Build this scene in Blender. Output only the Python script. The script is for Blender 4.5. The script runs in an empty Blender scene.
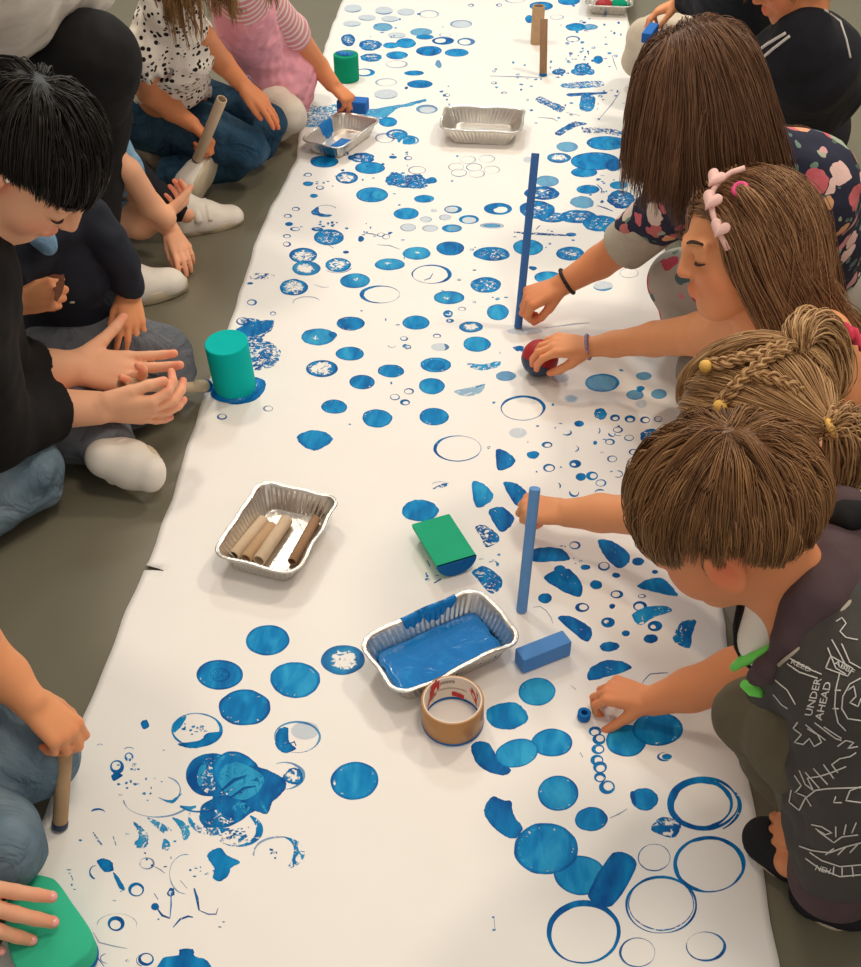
import bpy, bmesh, math, random
import numpy as np
from mathutils import Vector, Matrix
from mathutils.geometry import tessellate_polygon
from mathutils.bvhtree import BVHTree

random.seed(7)
RNG = np.random.default_rng(11)
SC = bpy.context.scene
COL = SC.collection
PI = math.pi

# ------------------------------------------------------------------ camera
F_PX, CX, CY, CAM_H = 1109.0, 430.5, 483.5, 1.30
PITCH, YAW = math.radians(40.2), math.radians(4.8)
CF = np.array([-math.sin(YAW) * math.cos(PITCH), math.cos(YAW) * math.cos(PITCH), -math.sin(PITCH)])
CR = np.array([math.cos(YAW), math.sin(YAW), 0.0])
CU = np.cross(CR, CF)
CAM = np.array([0.0, 0.0, CAM_H])


def P(px, py, z=0.0):
    """World point at height z above the floor seen at photo pixel (px, py)."""
    d = CF + (px - CX) / F_PX * CR - (py - CY) / F_PX * CU
    return CAM + d * ((z - CAM_H) / d[2])


def depth(p):
    return float(np.dot(np.asarray(p) - CAM, CF))


def S(npx, p):
    """Length in metres of npx pixels at the depth of p."""
    return npx * depth(p) / F_PX


def PX(p):
    v = np.asarray(p) - CAM
    d = np.dot(v, CF)
    return CX + F_PX * np.dot(v, CR) / d, CY - F_PX * np.dot(v, CU) / d


def unit(v):
    v = np.asarray(v, float)
    return v / max(np.linalg.norm(v), 1e-9)


cam_data = bpy.data.cameras.new('camera')
cam = bpy.data.objects.new('camera', cam_data)
COL.objects.link(cam)
cam_data.sensor_fit = 'VERTICAL'
cam_data.sensor_height = 24.0
cam_data.lens = F_PX / 967.0 * 24.0
cam_data.clip_start = 0.02
m = Matrix.Identity(4)
for i in range(3):
    m[i][0], m[i][1], m[i][2], m[i][3] = CR[i], CU[i], -CF[i], CAM[i]
cam.matrix_world = m
SC.camera = cam


# ------------------------------------------------------------------ objects
def tag(o, label=None, cat=None, group=None, kind=None):
    if label: o['label'] = label
    if cat: o['category'] = cat
    if group: o['group'] = group
    if kind: o['kind'] = kind
    return o


def mesh_obj(name, verts, faces, mat=None, parent=None, smooth=True, attrs=None):
    me = bpy.data.meshes.new(name)
    if isinstance(verts, np.ndarray) and isinstance(faces, np.ndarray):
        me.vertices.add(len(verts))
        me.vertices.foreach_set('co', np.ascontiguousarray(verts, dtype=np.float32).ravel())
        n = faces.shape[1]
        me.loops.add(faces.size)
        me.loops.foreach_set('vertex_index', faces.astype(np.int32).ravel())
        me.polygons.add(len(faces))
        me.polygons.foreach_set('loop_start', np.arange(0, faces.size, n, dtype=np.int32))
        me.update(calc_edges=True)
        me.validate()
    else:
        me.from_pydata([tuple(map(float, v)) for v in verts], [], [tuple(int(i) for i in f) for f in faces])
        me.update()
    if attrs:
        for k, arr in attrs.items():
            arr = np.asarray(arr, dtype=np.float32)
            if arr.ndim == 1:
                a = me.attributes.new(k, 'FLOAT', 'POINT'); a.data.foreach_set('value', arr)
            else:
                a = me.attributes.new(k, 'FLOAT_COLOR', 'POINT'); a.data.foreach_set('color', arr.ravel())
    if smooth:
        me.polygons.foreach_set('use_smooth', np.ones(len(me.polygons), dtype=bool))
    o = bpy.data.objects.new(name, me)
    COL.objects.link(o)
    if mat:
        for mm in (mat if isinstance(mat, (list, tuple)) else [mat]):
            me.materials.append(mm)
    if parent is not None:
        o.parent = parent
        o.matrix_parent_inverse = parent.matrix_world.inverted()
    return o


def empty(name, loc):
    o = bpy.data.objects.new(name, None)
    o.empty_display_size = 0.05
    o.matrix_world = Matrix.Translation(Vector([float(v) for v in loc]))
    COL.objects.link(o)
    return o


class MB:
    """Collects shapes into one mesh."""
    def __init__(self):
        self.v, self.f, self.mi = [], [], []

    def add(self, v, f, mi=0):
        b = len(self.v)
        self.v.extend([tuple(map(float, p)) for p in v])
        self.f.extend([tuple(b + int(i) for i in q) for q in f])
        self.mi.extend([mi] * len(f))

    def tube(self, pts, radii, n=12, caps=True, mi=0):
        pts = [np.asarray(p, float) for p in pts]
        if np.isscalar(radii): radii = [radii] * len(pts)
        v, f = [], []
        prev = None
        for i, p in enumerate(pts):
            t = unit(pts[min(i + 1, len(pts) - 1)] - pts[max(i - 1, 0)])
            a = prev if prev is not None else (np.array([0, 0, 1.0]) if abs(t[2]) < .9 else np.array([1.0, 0, 0]))
            a = unit(a - t * np.dot(a, t)); prev = a
            b = np.cross(t, a)
            for k in range(n):
                th = 2 * PI * k / n
                v.append(p + radii[i] * (math.cos(th) * a + math.sin(th) * b))
        for i in range(len(pts) - 1):
            for k in range(n):
                f.append((i * n + k, i * n + (k + 1) % n, (i + 1) * n + (k + 1) % n, (i + 1) * n + k))
        if caps:
            f.append(tuple(range(n - 1, -1, -1)))
            f.append(tuple((len(pts) - 1) * n + k for k in range(n)))
        self.add(v, f, mi)

    def loft(self, rings, close=False, cap0=False, cap1=False, mi=0):
        n = len(rings[0]); v = [p for r in rings for p in r]; f = []
        m_ = len(rings)
        for i in range(m_ if close else m_ - 1):
            j = (i + 1) % m_
            for k in range(n):
                f.append((i * n + k, i * n + (k + 1) % n, j * n + (k + 1) % n, j * n + k))
        if cap0: f.append(tuple(range(n - 1, -1, -1)))
        if cap1: f.append(tuple((m_ - 1) * n + k for k in range(n)))
        self.add(v, f, mi)

    def build(self, name, mat=None, parent=None, smooth=True, bevel=0):
        o = mesh_obj(name, self.v, self.f, mat, parent, smooth)
        if isinstance(mat, (list, tuple)):
            o.data.polygons.foreach_set('material_index', np.array(self.mi, dtype=np.int32))
        if bevel:
            md = o.modifiers.new('bevel', 'BEVEL'); md.width = bevel; md.segments = 3; md.limit_method = 'ANGLE'
            md.angle_limit = math.radians(40)
        return o


def frame_box(mb, c, ax, ay, az, hx, hy, hz):
    c = np.asarray(c); v = []
    for sx in (-1, 1):
        for sy in (-1, 1):
            for sz in (-1, 1):
                v.append(c + sx * hx * ax + sy * hy * ay + sz * hz * az)
    mb.add(v, [(0, 1, 3, 2), (4, 6, 7, 5), (0, 4, 5, 1), (2, 3, 7, 6), (0, 2, 6, 4), (1, 5, 7, 3)])


# ------------------------------------------------------------------ materials
def srgb(r, g, b):
    def c(u):
        u /= 255.0
        return u / 12.92 if u <= .04045 else ((u + .055) / 1.055) ** 2.4
    return (c(r), c(g), c(b), 1.0)


class NT:
    def __init__(self, name):
        self.m = bpy.data.materials.new(name)
        self.m.use_nodes = True
        self.t = self.m.node_tree
        self.n, self.l = self.t.nodes, self.t.links
        self.p = self.n['Principled BSDF']
        self.out = self.n['Material Output']

    def new(self, typ, **kw):
        nd = self.n.new(typ)
        for k, v in kw.items(): setattr(nd, k, v)
        return nd

    def link(self, a, b): self.l.new(a, b)

    def coords(self, obj=True, scale=(1, 1, 1), rot=(0, 0, 0)):
        tc = self.new('ShaderNodeTexCoord'); mp = self.new('ShaderNodeMapping')
        mp.inputs['Scale'].default_value = scale; mp.inputs['Rotation'].default_value = rot
        self.link(tc.outputs['Object' if obj else 'Generated'], mp.inputs[0])
        return mp.outputs[0]

    def noise(self, vec, scale, detail=3, rough=.5, dist=0):
        nd = self.new('ShaderNodeTexNoise')
        nd.inputs['Scale'].default_value = scale; nd.inputs['Detail'].default_value = detail
        nd.inputs['Roughness'].default_value = rough; nd.inputs['Distortion'].default_value = dist
        if vec is not None: self.link(vec, nd.inputs['Vector'])
        return nd.outputs['Fac']

    def ramp(self, fac, stops, interp='LINEAR'):
        nd = self.new('ShaderNodeValToRGB'); nd.color_ramp.interpolation = interp
        e = nd.color_ramp.elements
        while len(e) < len(stops): e.new(0.5)
        for el, (pos, c) in zip(e, stops): el.position = pos; el.color = c
        self.link(fac, nd.inputs[0])
        return nd.outputs['Color']

    def mix(self, fac, a, b):
        nd = self.new('ShaderNodeMix', data_type='RGBA')
        for s, v in ((nd.inputs[0], fac), (nd.inputs[6], a), (nd.inputs[7], b)):
            if hasattr(v, 'links'): self.link(v, s)
            else: s.default_value = v
        return nd.outputs[2]

    def math(self, op, a, b=0.0, c=None, clamp=False):
        nd = self.new('ShaderNodeMath', operation=op, use_clamp=clamp)
        for i, v in enumerate((a, b, c)):
            if v is None: continue
            if hasattr(v, 'links'): self.link(v, nd.inputs[i])
            else: nd.inputs[i].default_value = v
        return nd.outputs[0]

    def attr(self, name):
        nd = self.new('ShaderNodeAttribute', attribute_name=name)
        return nd

    def bump(self, h, strength=.3, dist=.002):
        nd = self.new('ShaderNodeBump')
        nd.inputs['Strength'].default_value = strength; nd.inputs['Distance'].default_value = dist
        self.link(h, nd.inputs['Height']); self.link(nd.outputs[0], self.p.inputs['Normal'])

    def color(self, v):
        if hasattr(v, 'links'): self.link(v, self.p.inputs['Base Color'])
        else: self.p.inputs['Base Color'].default_value = v

    def set(self, rough=.6, metal=0., spec=.5, sss=0., sheen=0.):
        self.p.inputs['Roughness'].default_value = rough
        self.p.inputs['Metallic'].default_value = metal
        self.p.inputs['Specular IOR Level'].default_value = spec
        if sss:
            self.p.inputs['Subsurface Weight'].default_value = sss
            self.p.inputs['Subsurface Radius'].default_value = (1.0, .35, .2)
            self.p.inputs['Subsurface Scale'].default_value = .006
        if sheen:
            self.p.inputs['Sheen Weight'].default_value = sheen
        return self


def mottled(name, c1, c2, scale=30, rough=.6, spec=.4, bump=0., bscale=200, bdist=.001, sheen=0., metal=0.):
    t = NT(name); v = t.coords()
    t.color(t.mix(t.noise(v, scale, 4), c1, c2))
    t.set(rough, metal, spec, sheen=sheen)
    if bump: t.bump(t.noise(v, bscale, 3), bump, bdist)
    return t.m


def cloth(name, c1, c2, rough=.85, weave=900, wrinkle=14, wr=.006, sheen=.0):
    """woven cloth: soft creases and a fine weave in the bump, slight tone variation in the yarn"""
    t = NT(name); v = t.coords()
    t.color(t.mix(t.noise(v, 40, 4), c1, c2))
    t.set(rough, 0, .25, sheen=sheen)
    w = t.noise(v, wrinkle, 2, .45, .6); f = t.noise(v, weave, 1)
    h = t.math('MULTIPLY_ADD', f, .02, w)
    t.bump(h, .8, wr * 2.2)
    return t.m


M = {}
# floor: grey-olive painted concrete
t = NT('floor_paint'); v = t.coords()
t.color(t.mix(t.noise(v, 1.3, 5, .6), srgb(106, 101, 84), srgb(122, 118, 102)))
t.set(.42, 0, .4); t.bump(t.noise(v, 60, 4), .06, .002); M['floor'] = t.m
# paper
t = NT('white_paper'); v = t.coords()
t.color(t.mix(t.noise(v, 6, 4), srgb(246, 243, 240), srgb(239, 236, 232)))
t.set(.55, 0, .3); t.bump(t.noise(v, 5, 3, .5, .8), .25, .012); M['paper'] = t.m
# printed paint: coverage, tone and opacity per print
t = NT('blue_paint_print'); v = t.coords()
a = t.attr('print'); sp = t.new('ShaderNodeSeparateColor'); t.link(a.outputs['Color'], sp.inputs[0])
cov, shade, opac = sp.outputs
n1 = t.noise(v, 95, 5, .62, 1.2)
vs = t.coords(scale=(1, .35, 1), rot=(0, 0, .5)); n2 = t.noise(vs, 45, 3, .5, .5)
thr = t.math('SUBTRACT', t.math('MULTIPLY_ADD', cov, -.30, .66), t.math('MULTIPLY', t.math('POWER', cov, 6.0), .26))
mask = t.math('MULTIPLY', t.math('SUBTRACT', n1, thr), 14.0, clamp=True)
alpha = t.math('MULTIPLY', mask, opac)
tone = t.math('ADD', t.math('MULTIPLY_ADD', n2, 1.5, -.75), shade, clamp=True)
t.color(t.ramp(tone, [(0, srgb(52, 170, 220)), (.5, srgb(4, 130, 196)), (1, srgb(0, 80, 152))]))
t.link(alpha, t.p.inputs['Alpha'])
t.set(.6, 0, .12); M['print'] = t.m
# wet paint
t = NT('wet_blue_paint'); v = t.coords()
n = t.noise(v, 26, 4, .6, 1.5)
t.color(t.ramp(n, [(0, srgb(0, 100, 176)), (.6, srgb(2, 120, 198)), (.7, srgb(30, 144, 210))]))
t.set(.14, 0, .4); t.bump(n, .35, .003); M['wet'] = t.m
# foil
t = NT('aluminium_foil'); v = t.coords()
t.color(srgb(222, 218, 212)); t.set(.3, 1.0, .5)
h = t.math('ADD', t.noise(v, 70, 4, .6, .8), t.math('MULTIPLY', t.noise(v, 260, 2), .3))
t.bump(h, .5, .0022); M['foil'] = t.m
M['card'] = mottled('brown_cardboard', srgb(176, 142, 108), srgb(196, 164, 130), 60, .8, .2, .2, 300)
M['card_dark'] = mottled('dark_cardboard', srgb(146, 112, 84), srgb(164, 130, 102), 60, .8, .2, .2, 300)
M['card_pale'] = mottled('pale_cardboard', srgb(196, 172, 144), srgb(212, 190, 164), 60, .8, .2, .2, 300)
M['tape'] = mottled('brown_packing_tape', srgb(172, 120, 62), srgb(188, 134, 76), 30, .3, .5)
M['tape_edge'] = mottled('tape_edge', srgb(196, 160, 120), srgb(206, 172, 132), 90, .6)
M['core'] = mottled('tape_core_white', srgb(238, 226, 214), srgb(232, 218, 204), 50, .6)
M['red'] = mottled('red_print', srgb(206, 40, 44), srgb(196, 30, 36), 80, .5)
M['ink'] = mottled('grey_ink', srgb(120, 104, 96), srgb(140, 124, 116), 80, .6)
M['teal'] = mottled('teal_foam', srgb(0, 182, 178), srgb(4, 192, 188), 20, .8, .12, .1, 500, .0006)
M['green'] = mottled('green_foam', srgb(40, 172, 128), srgb(50, 182, 138), 20, .85, .12, .1, 500, .0006)
M['mint'] = mottled('mint_foam', srgb(52, 186, 146), srgb(66, 196, 156), 20, .85, .12, .1, 500, .0006)
M['sea'] = mottled('sea_green_foam', srgb(4, 138, 104), srgb(10, 148, 112), 20, .8, .12, .1, 500, .0006)
M['bluefoam'] = mottled('blue_foam', srgb(82, 138, 206), srgb(94, 150, 216), 18, .8, .15, .1, 500, .0006)
M['bluefoam_dark'] = mottled('painted_blue_foam', srgb(36, 102, 186), srgb(50, 118, 200), 18, .7, .15, .1, 500, .0006)
M['bluerod'] = mottled('blue_foam_rod', srgb(98, 150, 210), srgb(114, 164, 222), 25, .75, .15, .1, 500, .0006)
M['bluerod_dark'] = mottled('dark_blue_foam_rod', srgb(58, 104, 172), srgb(72, 118, 184), 25, .75, .15, .1, 500, .0006)
M['dry'] = mottled('dried_blue_paint', srgb(2, 92, 164), srgb(6, 106, 178), 60, .6, .15, .2, 200, .001)
M['navy_paint'] = mottled('dark_navy_paint', srgb(44, 62, 92), srgb(32, 48, 74), 60, .4, .4)
M['redball'] = mottled('red_ball', srgb(176, 34, 40), srgb(150, 30, 40), 50, .55, .4, .1, 300)
M['brown'] = mottled('brown_biscuit', srgb(122, 74, 50), srgb(96, 56, 38), 90, .8, .2, .4, 160, .002)
M['wood'] = mottled('bench_wood', srgb(150, 124, 92), srgb(124, 98, 70), 20, .6, .3)

# ------------------------------------------------------------------ floor and paper
fl = MB()
fl.add([(-3.2, -1.0, 0), (3.2, -1.0, 0), (3.2, 6.4, 0), (-3.2, 6.4, 0), (-3.2, -1.0, -.08), (3.2, -1.0, -.08), (3.2, 6.4, -.08), (-3.2, 6.4, -.08)],
       [(0, 1, 2, 3), (7, 6, 5, 4), (0, 4, 5, 1), (1, 5, 6, 2), (2, 6, 7, 3), (3, 7, 4, 0)])
floor = fl.build('floor', M['floor'], smooth=False); floor['kind'] = 'structure'


M['wall'] = mottled('white_wall_paint', srgb(226, 222, 214), srgb(220, 216, 208), 3, .8, .2)
for nm_, (x0_, x1_, y0_, y1_) in dict(wall_far=(-3.3, 3.3, 6.4, 6.5), wall_left=(-3.3, -3.2, -1.0, 6.4), wall_right=(3.2, 3.3, -1.0, 6.4)).items():
    mb_ = MB(); frame_box(mb_, [(x0_ + x1_) / 2, (y0_ + y1_) / 2, 1.65], np.array([1., 0, 0]), np.array([0, 1., 0]), np.array([0, 0, 1.]), (x1_ - x0_) / 2, (y1_ - y0_) / 2, 1.65)
    mb_.build(nm_, M['wall'], smooth=False)['kind'] = 'structure'


def paper_h(x, y):
    """gentle buckling of the sheet"""
    x = np.asarray(x, float); y = np.asarray(y, float)
    h = .0030 + .0012 * np.sin(7 * x + 1.3 * y) * np.sin(3.1 * y + .4) + .0008 * np.sin(13 * x - 4 * y + 1)
    return h


LEFT = [(390, -110), (365, -55), (343, 0), (331, 30), (318, 70), (306, 108), (299, 135), (297, 158), (286, 181), (272, 206), (258, 236), (241, 290),
        (226, 335), (208, 385), (190, 440), (172, 500), (155, 548), (147, 568), (143.5, 573), (128, 610), (100, 680), (70, 755), (45, 815),
        (30, 868), (18, 905), (0, 950), (-30, 1030)]
LEFT_W = [P(a, b) for a, b in LEFT]


def left_x(y):
    ys = [p[1] for p in LEFT_W][::-1]; xs = [p[0] for p in LEFT_W][::-1]
    return np.interp(y, ys, xs)


RA, RB = P(778, 967), P(722, 612)


def right_x(y):
    k = (y - RB[1]) / (RA[1] - RB[1])
    return RB[0] + k * (RA[0] - RB[0]) if y < RB[1] + .3 else RB[0] + (RB[1] + .3 - RB[1]) / (RA[1] - RB[1]) * (RA[0] - RB[0])


y0, y1 = P(0, 1030)[1], P(430, -90)[1]
ya, yb = P(147, 568.5)[1], P(143.5, 572)[1]
rows = sorted(list(np.linspace(y0, y1, 230)) + [ya, yb])
rows = [r for r in rows if r in (ya, yb) or min(abs(r - ya), abs(r - yb)) > .006]
NC = 90
pv, pf = [], []
for yy in rows:
    xl, xr = left_x(yy), right_x(yy)
    wob = .0012 * math.sin(yy * 31) + .0008 * math.sin(yy * 57 + 1)
    for c in range(NC + 1):
        s = c / NC
        xx = (xl + wob) * (1 - s) + (xr + wob) * s
        yq = yy
        if yy in (ya, yb):      # the tear closes to a point
            k = max(0, 1 - (xx - xl) / S(22, P(150, 570)))
            mid = (ya + yb) / 2 - .004 * (1 - k)
            yq = mid + (yy - mid) * k + (.0 if k > 0 else .0006 * (1 if yy == ya else -1))
        pv.append((xx, yq, float(paper_h(xx, yq)) + (.004 * k * (1 if yy == ya else 0) if yy in (ya, yb) else 0)))
ia = [i for i, r in enumerate(rows) if r in (ya, yb)]
for i in range(len(rows) - 1):
    for c in range(NC):
        if i == ia[0] and c < 3: continue
        pf.append((i * (NC + 1) + c, i * (NC + 1) + c + 1, (i + 1) * (NC + 1) + c + 1, (i + 1) * (NC + 1) + c))
paper = mesh_obj('paper_sheet', pv, pf, M['paper'])
sd = paper.modifiers.new('thick', 'SOLIDIFY'); sd.thickness = .0009; sd.offset = -1
tag(paper, 'long white paper sheet on the floor covered in blue paint prints', 'paper')

# ------------------------------------------------------------------ paint prints
PR_V, PR_F, PR_A = [], [], []
LAYER = []


def put(pts_px, attrs, faces):
    b = len(PR_V)
    bb = (min(p[0] for p in pts_px), min(p[1] for p in pts_px), max(p[0] for p in pts_px), max(p[1] for p in pts_px))
    lay = 1 + max([q[4] for q in LAYER if q[0] < bb[2] and q[2] > bb[0] and q[1] < bb[3] and q[3] > bb[1]], default=0)
    LAYER.append(bb + (lay,)); e = .00022 + .000009 * lay
    for (x, y) in pts_px:
        w = P(x, y, .003)
        PR_V.append((w[0], w[1], float(paper_h(w[0], w[1])) + e))
    PR_A.extend(attrs); PR_F.extend([tuple(b + i for i in f) for f in faces])


def wob_fn(amp, seed):
    r = random.Random(seed); k = [(r.uniform(-1, 1) * amp / (j ** .6), j, r.uniform(0, 6.28)) for j in (1, 2, 3, 5, 8, 13)]
    return lambda th: 1 + sum(a_ * math.sin(j * th + p_) for a_, j, p_ in k)


STY = {  # rings: (r, coverage, tone), opacity
    'solid': ([(0, .98, .5), (.6, .97, .55), (.85, .79, .5), (1, 1, .9)], 1),
    'dark': ([(0, .98, .75), (.6, .98, .75), (.9, 1, .8), (1, 1, .95)], 1),
    'mid': ([(0, .98, .26), (.6, .97, .3), (.88, .84, .35), (1, 1, .85)], .98),
    'lite': ([(0, .95, .1), (.6, .97, .12), (.9, 1, .3), (1, 1, .5)], .62),
    'faint': ([(0, .8, .2), (.6, .85, .2), (.9, .9, .3), (1, .9, .4)], .2),
    'scr': ([(0, .68, .6), (.6, .72, .65), (.9, .85, .75), (1, .85, .9)], 1),
    'patch': ([(0, .38, .6), (.45, .45, .55), (.75, .7, .5), (1, .95, .85)], 1),
    'pale': ([(0, .2, .3), (.4, .35, .3), (.7, .85, .35), (1, 1, .7)], .85),
    'streak': ([(0, .5, .15), (.3, .85, .2), (.8, 1, .35), (1, 1, .7)], .9),
}


def disc(x, y, hw, hh, sty='solid', rot=0., wob=None):
    rings, op = STY[sty]
    wob = (.03 if hw > 6 else .06) if wob is None else wob
    wf = wob_fn(wob, hash((round(x), round(y))) & 0xffff)
    n = 40 if hw > 9 else 20
    ca, sa = math.cos(rot), math.sin(rot)
    pts, at, fc = [], [], []
    ox, oy = (random.uniform(-.25, .25), random.uniform(-.25, .25)) if sty in ('patch', 'pale', 'streak') else (0, 0)
    dt = random.uniform(-.14, .14)
    for ri, (r, c, sh) in enumerate(rings):
        sh = min(1, max(0, sh + dt))
        for k in range(n):
            th = 2 * PI * k / n; q = max(r, .02) * wf(th)
            u, v_ = hw * (q * math.cos(th) + ox * (1 - r)), hh * (q * math.sin(th) + oy * (1 - r))
            pts.append((x + u * ca - v_ * sa, y + u * sa + v_ * ca)); at.append((c, sh, op, 1))
    for ri in range(len(rings) - 1):
        for k in range(n):
            fc.append((ri * n + k, (ri + 1) * n + k, (ri + 1) * n + (k + 1) % n, ri * n + (k + 1) % n))
    fc.append(tuple(range(n)))
    put(pts, at, fc)


def ring(x, y, hw, hh, th_in=.12, a0=0, a1=360, cov=.9, tone=.85, op=1., vary=.5, rot=0.):
    """a stamped outline; thickness is a share of the radius and swells round the ring"""
    full = abs(a1 - a0) >= 360
    n = max(16, int((44 if hw > 12 else 22) * abs(a1 - a0) / 360))
    sd_ = random.Random(int(x * 31 + y * 17)); ph = sd_.uniform(0, 6.28)
    wf = wob_fn(.02, int(x * 3 + y)); wf2 = wob_fn(.03, int(x + 5 * y))
    pts, at, fc = [], [], []
    for k in range(n + (0 if full else 1)):
        th = math.radians(a0) + math.radians(a1 - a0) * k / n
        w = th_in * (1 + vary * math.sin(th + ph))
        if not full: w *= math.sin(PI * (k + .3) / (n + .6)) ** .5
        for r in (wf(th), wf(th) - w * .5, wf2(th) - w):
            pts.append((x + hw * r * math.cos(th), y + hh * r * math.sin(th))); at.append((cov, tone, op, 1))
    m_ = n if full else n
    for k in range(m_):
        j = (k + 1) % n if full else k + 1
        for q in range(2):
            fc.append((k * 3 + q, j * 3 + q, j * 3 + q + 1, k * 3 + q + 1))
    put(pts, at, fc)


def poly(pts, cov=.95, tone=.65, op=1., rough=.8):
    out = []
    r = random.Random(int(pts[0][0] * 7 + pts[0][1]))
    n = len(pts)
    for i in range(n):      # rounded, slightly ragged outline
        p0, p1, p2, p3 = [np.array(pts[(i + k) % n], float) for k in (-1, 0, 1, 2)]
        for s in np.linspace(0, 1, 7)[:-1]:
            q = p1 + (p2 - p1) * s
            cr = .5 * ((2 * p1) + (-p0 + p2) * s + (2 * p0 - 5 * p1 + 4 * p2 - p3) * s * s + (-p0 + 3 * p1 - 3 * p2 + p3) * s ** 3)
            q = q * .15 + cr * .85
            out.append((q[0] + r.uniform(-1, 1) * rough * .5, q[1] + r.uniform(-1, 1) * rough * .4))
    tri = tessellate_polygon([[Vector((a_, b_, 0)) for a_, b_ in out]])
    bm = bmesh.new(); vs = [bm.verts.new((a_, b_, 0)) for a_, b_ in out]
    for t_ in tri:
        try: bm.faces.new([vs[i] for i in t_])
        except ValueError: pass
    for _ in range(4):      # follow the buckled sheet
        le = [e_ for e_ in bm.edges if e_.calc_length() > 7]
        if not le: break
        bmesh.ops.subdivide_edges(bm, edges=le, cuts=1); bmesh.ops.triangulate(bm, faces=[f_ for f_ in bm.faces if len(f_.verts) > 3])
    bm.verts.index_update()
    rim = {v_ for e_ in bm.edges if e_.is_boundary for v_ in e_.verts}
    put([(v_.co.x, v_.co.y) for v_ in bm.verts], [((1 if v_ in rim else cov), min(1, tone + (.2 if v_ in rim else 0)), op, 1) if cov > .85 else (cov, tone, op, 1) for v_ in bm.verts], [tuple(v_.index for v_ in f_.verts) for f_ in bm.faces])
    bm.free()


def line(pts, w=.8, cov=1., tone=1., op=.9):
    L_, R_ = [], []
    pts = [np.array(p, float) for p in pts]
    for i, p in enumerate(pts):
        t_ = pts[min(i + 1, len(pts) - 1)] - pts[max(i - 1, 0)]; t_ = t_ / max(np.linalg.norm(t_), 1e-6)
        nn = np.array([-t_[1], t_[0]]) * w * .5 * (.5 if i in (0, len(pts) - 1) else 1)
        L_.append(tuple(p + nn)); R_.append(tuple(p - nn))
    k = len(pts)
    put(L_ + R_, [(cov, tone, op, 1)] * (2 * k), [(i, i + 1, k + i + 1, k + i) for i in range(k - 1)])


def specks(x, y, sx, sy, n, seed):
    r = random.Random(seed)
    for _ in range(n):
        qx, qy = x + r.gauss(0, sx), y + r.gauss(0, sy)
        wq = P(qx, qy)
        if not left_x(wq[1]) + .02 < wq[0] < right_x(wq[1]) - .02: continue
        disc(qx, qy, r.uniform(.6, 2.2), r.uniform(.4, 1.3), r.choice(['dark', 'scr', 'patch', 'solid']), wob=.25)


# far end
for a_ in [(353, 9, 9, 4), (384, 11, 9, 4), (406, 12, 9, 3.5), (367, 18, 9, 3), (390, 19, 9, 3), (352, 24, 9, 3), (397, 35, 9, 3), (386, 94, 12, 5)]:
    disc(*a_, 'faint'); ring(a_[0], a_[1], a_[2], a_[3], .25, 20, 160, .9, .6, .45)
disc(383, 27, 10, 4, 'lite'); disc(421, 32, 11, 4, 'lite'); disc(461, 24, 11, 4, 'faint')
for a_ in [(429, 14, 10, 4), (461, 24, 11, 4), (397, 64, 11, 4), (386, 82, 11, 4), (445, 35, 6, 2), (557, 17, 7, 2.4), (515, 0, 10, 3)]:
    ring(*a_, .15, op=.4, tone=.6)
for a_ in [(406, 43, 10, 5), (425, 37, 9, 2.5), (429, 51, 13, 5), (457, 53, 12, 4), (397, 55, 11, 4), (414, 73, 10, 2.5), (420, 84, 13, 4), (541, 6, 11.5, 4.5),
           (569, 1, 11, 4), (598, 60, 5, 4), (391, 45, 8, 3)]:
    disc(*a_, 'solid')
for a_ in [(348, 40, 7, 6), (371, 45, 12, 5), (372, 57, 11, 4), (583, 68, 8, 5), (580, 72, 9, 4), (559, 72, 7, 3), (590, 72, 5, 3)]:
    disc(*a_, 'scr', wob=.12)
ring(443, 41, 11, 4, .5); ring(466, 42, 9, 4, .35, op=.7, tone=.5); ring(365, 72, 10, 4, .3, tone=.6); disc(438, 64, 3, 4, 'lite', wob=.2)
disc(575, 27, 10, 4, 'mid', wob=.1); disc(590, 27, 8, 3, 'lite', wob=.1); disc(529, 19, 4, 4); ring(573, 39, 7, 3, .2, tone=.7)
poly([(563, 84), (600, 81), (601, 87), (566, 89)], .62, .6); poly([(569, 94), (604, 92), (604, 94), (571, 97)], .8, .9)
specks(588, 30, 14, 10, 26, 1); specks(585, 62, 18, 9, 34, 2); specks(520, 80, 14, 8, 14, 3); specks(600, 90, 14, 8, 16, 4); specks(430, 95, 20, 6, 8, 5); specks(400, 28, 25, 10, 12, 55)
for a_ in [(471, 5, 3, 1.5), (499, 5, 3, 1.5), (447, 95, 3, 1.6), (504, 93, 3, 1.2), (494, 83, 3, 1.3)]: ring(*a_, .35)
for l_ in [[(612, 55), (614, 62), (617, 70)], [(600, 118), (612, 104), (620, 92)], [(566, 113), (580, 116)], [(538, 118), (552, 119), (558, 122)], [(490, 76), (520, 77), (541, 78)]]:
    line(l_, .9, op=.6)
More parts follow.
